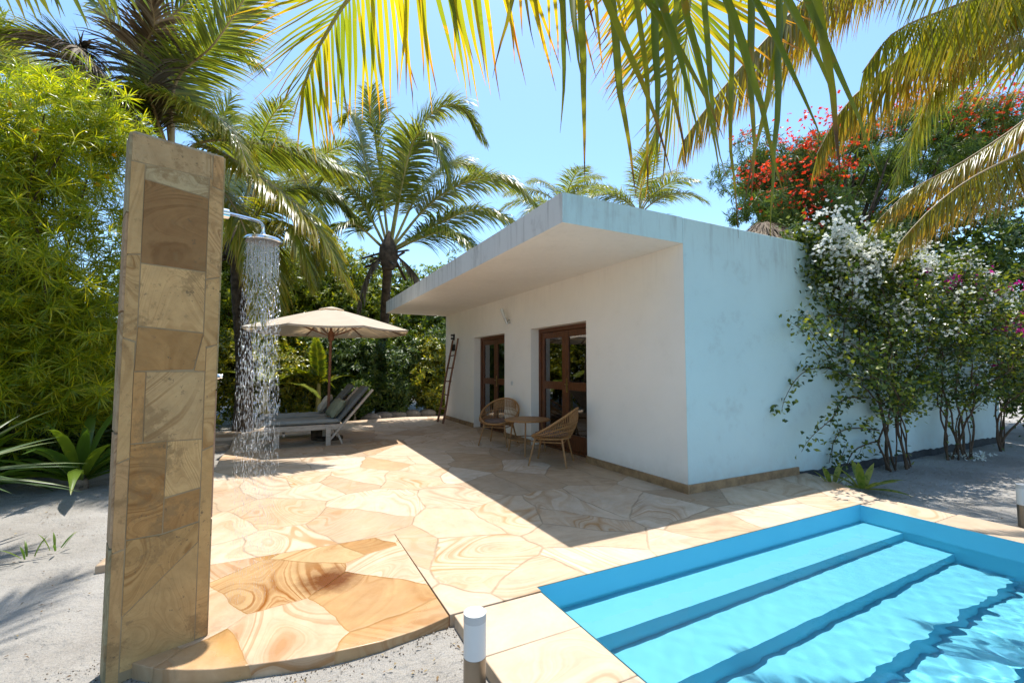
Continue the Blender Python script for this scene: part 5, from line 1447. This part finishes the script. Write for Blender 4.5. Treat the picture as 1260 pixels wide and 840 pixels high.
# stones and kerb
def rock(loc, s, label, seed, group=None, name='garden_rock'):
    bpy_me = MB(); rs = np.random.default_rng(seed); nu, nv = 14, 9
    vs = []
    for j in range(nv+1):
        th_ = PI*j/nv
        for i in range(nu):
            ph = 2*PI*i/nu; d = np.array([math.sin(th_)*math.cos(ph), math.sin(th_)*math.sin(ph), math.cos(th_)])
            k = 1+.16*vnoise(np.array(d[0]*1.3+d[2]*.7), np.array(d[1]*1.3-d[2]), 2.2, seed)
            vs.append(tuple(d*k*np.array(s)))
    fs = [(j*nu+i, (j+1)*nu+i, (j+1)*nu+(i+1)%nu, j*nu+(i+1)%nu) for j in range(nv) for i in range(nu)]
    o = bpy_me.add(vs, fs, 0, True).build(name, M['rock']); o.location = loc
    return tag(o, label, 'rock', group)
o = MB().prism([(-1.20,4.50),(-.86,4.53),(-.85,4.68),(-1.19,4.66)], -.14, -.03).build('loose_brick', M['block'], bevel=.01); tag(o, 'loose stone brick on the sand behind the pillar foot', 'brick')
KL = ['pale kerb stone at the left end of the path kerb', 'second pale kerb stone from the left by the path', 'middle pale kerb stone by the path', 'fourth pale kerb stone by the path', 'pale kerb stone nearest the villa corner']
for i, (x, y) in enumerate([(2.35,13.55),(2.75,13.85),(3.2,14.02),(3.7,14.12),(4.2,14.15)]):
    rock((x, y, -.02), (.30,.16,.15), KL[i], 800+i, 'kerb stones along the path', 'kerb_stone')
rock((-1.35,9.9,-.03), (.25,.2,.12), 'flat pale rock on the sand behind the pillar', 810)
# stepping stones left of the loungers
for i, (x, y, lb) in enumerate([(-1.15,10.2,'flat stepping stone beside the foot of the nearer lounger'), (-1.05,11.0,'flat stepping stone beside the foot of the farther lounger'), (-1.1,11.9,'flat stepping stone near the dark palm trunk')]):
    rz_ = random.Random(900+i); poly = [(x+.30*math.cos(a)*rz_.uniform(.8,1.2), y+.26*math.sin(a)*rz_.uniform(.8,1.2)) for a in np.linspace(0, 2*PI, 8)[:-1]]
    o = MB().prism(poly, -.15, -.02+.012*i).build('stepping_stone', M['block'], bevel=.01); tag(o, lb, 'stepping stone', 'stepping stones')

# crumbs of soil and grit along the stone edges
rs = np.random.default_rng(77); pp = []
arcp = np.array(arc[:13])
for i in range(len(arcp)-1):
    for _ in range(26):
        t = rs.random(); q = arcp[i]*(1-t)+arcp[i+1]*t; pp.append((q[0]+rs.normal(0,.03), q[1]-abs(rs.normal(0,.05))-.012))
for _ in range(120): pp.append((.93-abs(rs.normal(0,.05)), rs.uniform(.9,2.58)))
for _ in range(110): pp.append((-.72-abs(rs.normal(0,.09)), rs.uniform(2.75,3.2)))
for _ in range(120): pp.append((-.83-abs(rs.normal(0,.06)), rs.uniform(4.1,9.0)))
for _ in range(120): pp.append((6.1+abs(rs.normal(0,.12)), rs.uniform(.8,3.0)))
pp = np.array(pp); n_ = len(pp); lit = LM()
OCT = ([(0,-.5,0),(.5,0,0),(0,.5,0),(-.5,0,0),(0,0,.45),(0,0,-.3)], [(0,1,4),(1,2,4),(2,3,4),(3,0,4),(1,0,5),(2,1,5),(3,2,5),(0,3,5)])
lit.inst(*OCT, np.stack([pp[:,0], pp[:,1], sand_h(pp[:,0], pp[:,1])+.003], -1), np.stack([rs.normal(size=n_), rs.normal(size=n_), rs.normal(0,.2,n_)], -1), np.tile([[0,0,1.]], (n_,1)), rs.uniform(.003,.013,n_), rs.uniform(.003,.010,n_))
o = lit.build('soil_crumbs', M['grit']); tag(o, 'crumbs of brown soil and grit along the stone edges', 'grit', kind='stuff')
# leaf litter
rs = np.random.default_rng(31); lit = LM()
n_ = 1500
lx = np.concatenate([rs.uniform(-4,-.85,700), rs.uniform(-.6,.9,260), rs.uniform(6.2,13,540)]); ly = np.concatenate([rs.uniform(1.2,9,700), rs.uniform(1.0,2.5,260), rs.uniform(.6,3.6,540)])
lit.inst(*FOLDED, np.stack([lx, ly, sand_h(lx, ly)+.012], -1), np.stack([rs.normal(size=n_), rs.normal(size=n_), rs.normal(0,.15,n_)], -1), np.array([[0,0,1.]])+rs.normal(0,.2,(n_,3)), rs.uniform(.008,.04,n_), rs.uniform(.004,.014,n_))
o = lit.build('leaf_litter', M['litter']); tag(o, 'small dry leaves and bits scattered on the sand', 'leaf litter', kind='stuff')
lit = LM(); n_ = 90
px_ = np.concatenate([rs.normal(6.45,.18,50), rs.normal(10.6,.35,40)]); py_ = np.concatenate([rs.normal(3.42,.10,50), rs.normal(3.3,.12,40)])
rosettes(lit, np.stack([px_, py_, sand_h(px_, py_)+.03+.05*rs.random(n_)], -1), norm(rs.normal(0,.6,(n_,3))+np.array([0,0,.6])), 3, .045, .04, rs, DIAMOND, (40,80), 0)
o = lit.build('fallen_petals', M['whitebract']); tag(o, 'fallen white petals at the foot of the wall', 'petals', kind='stuff')
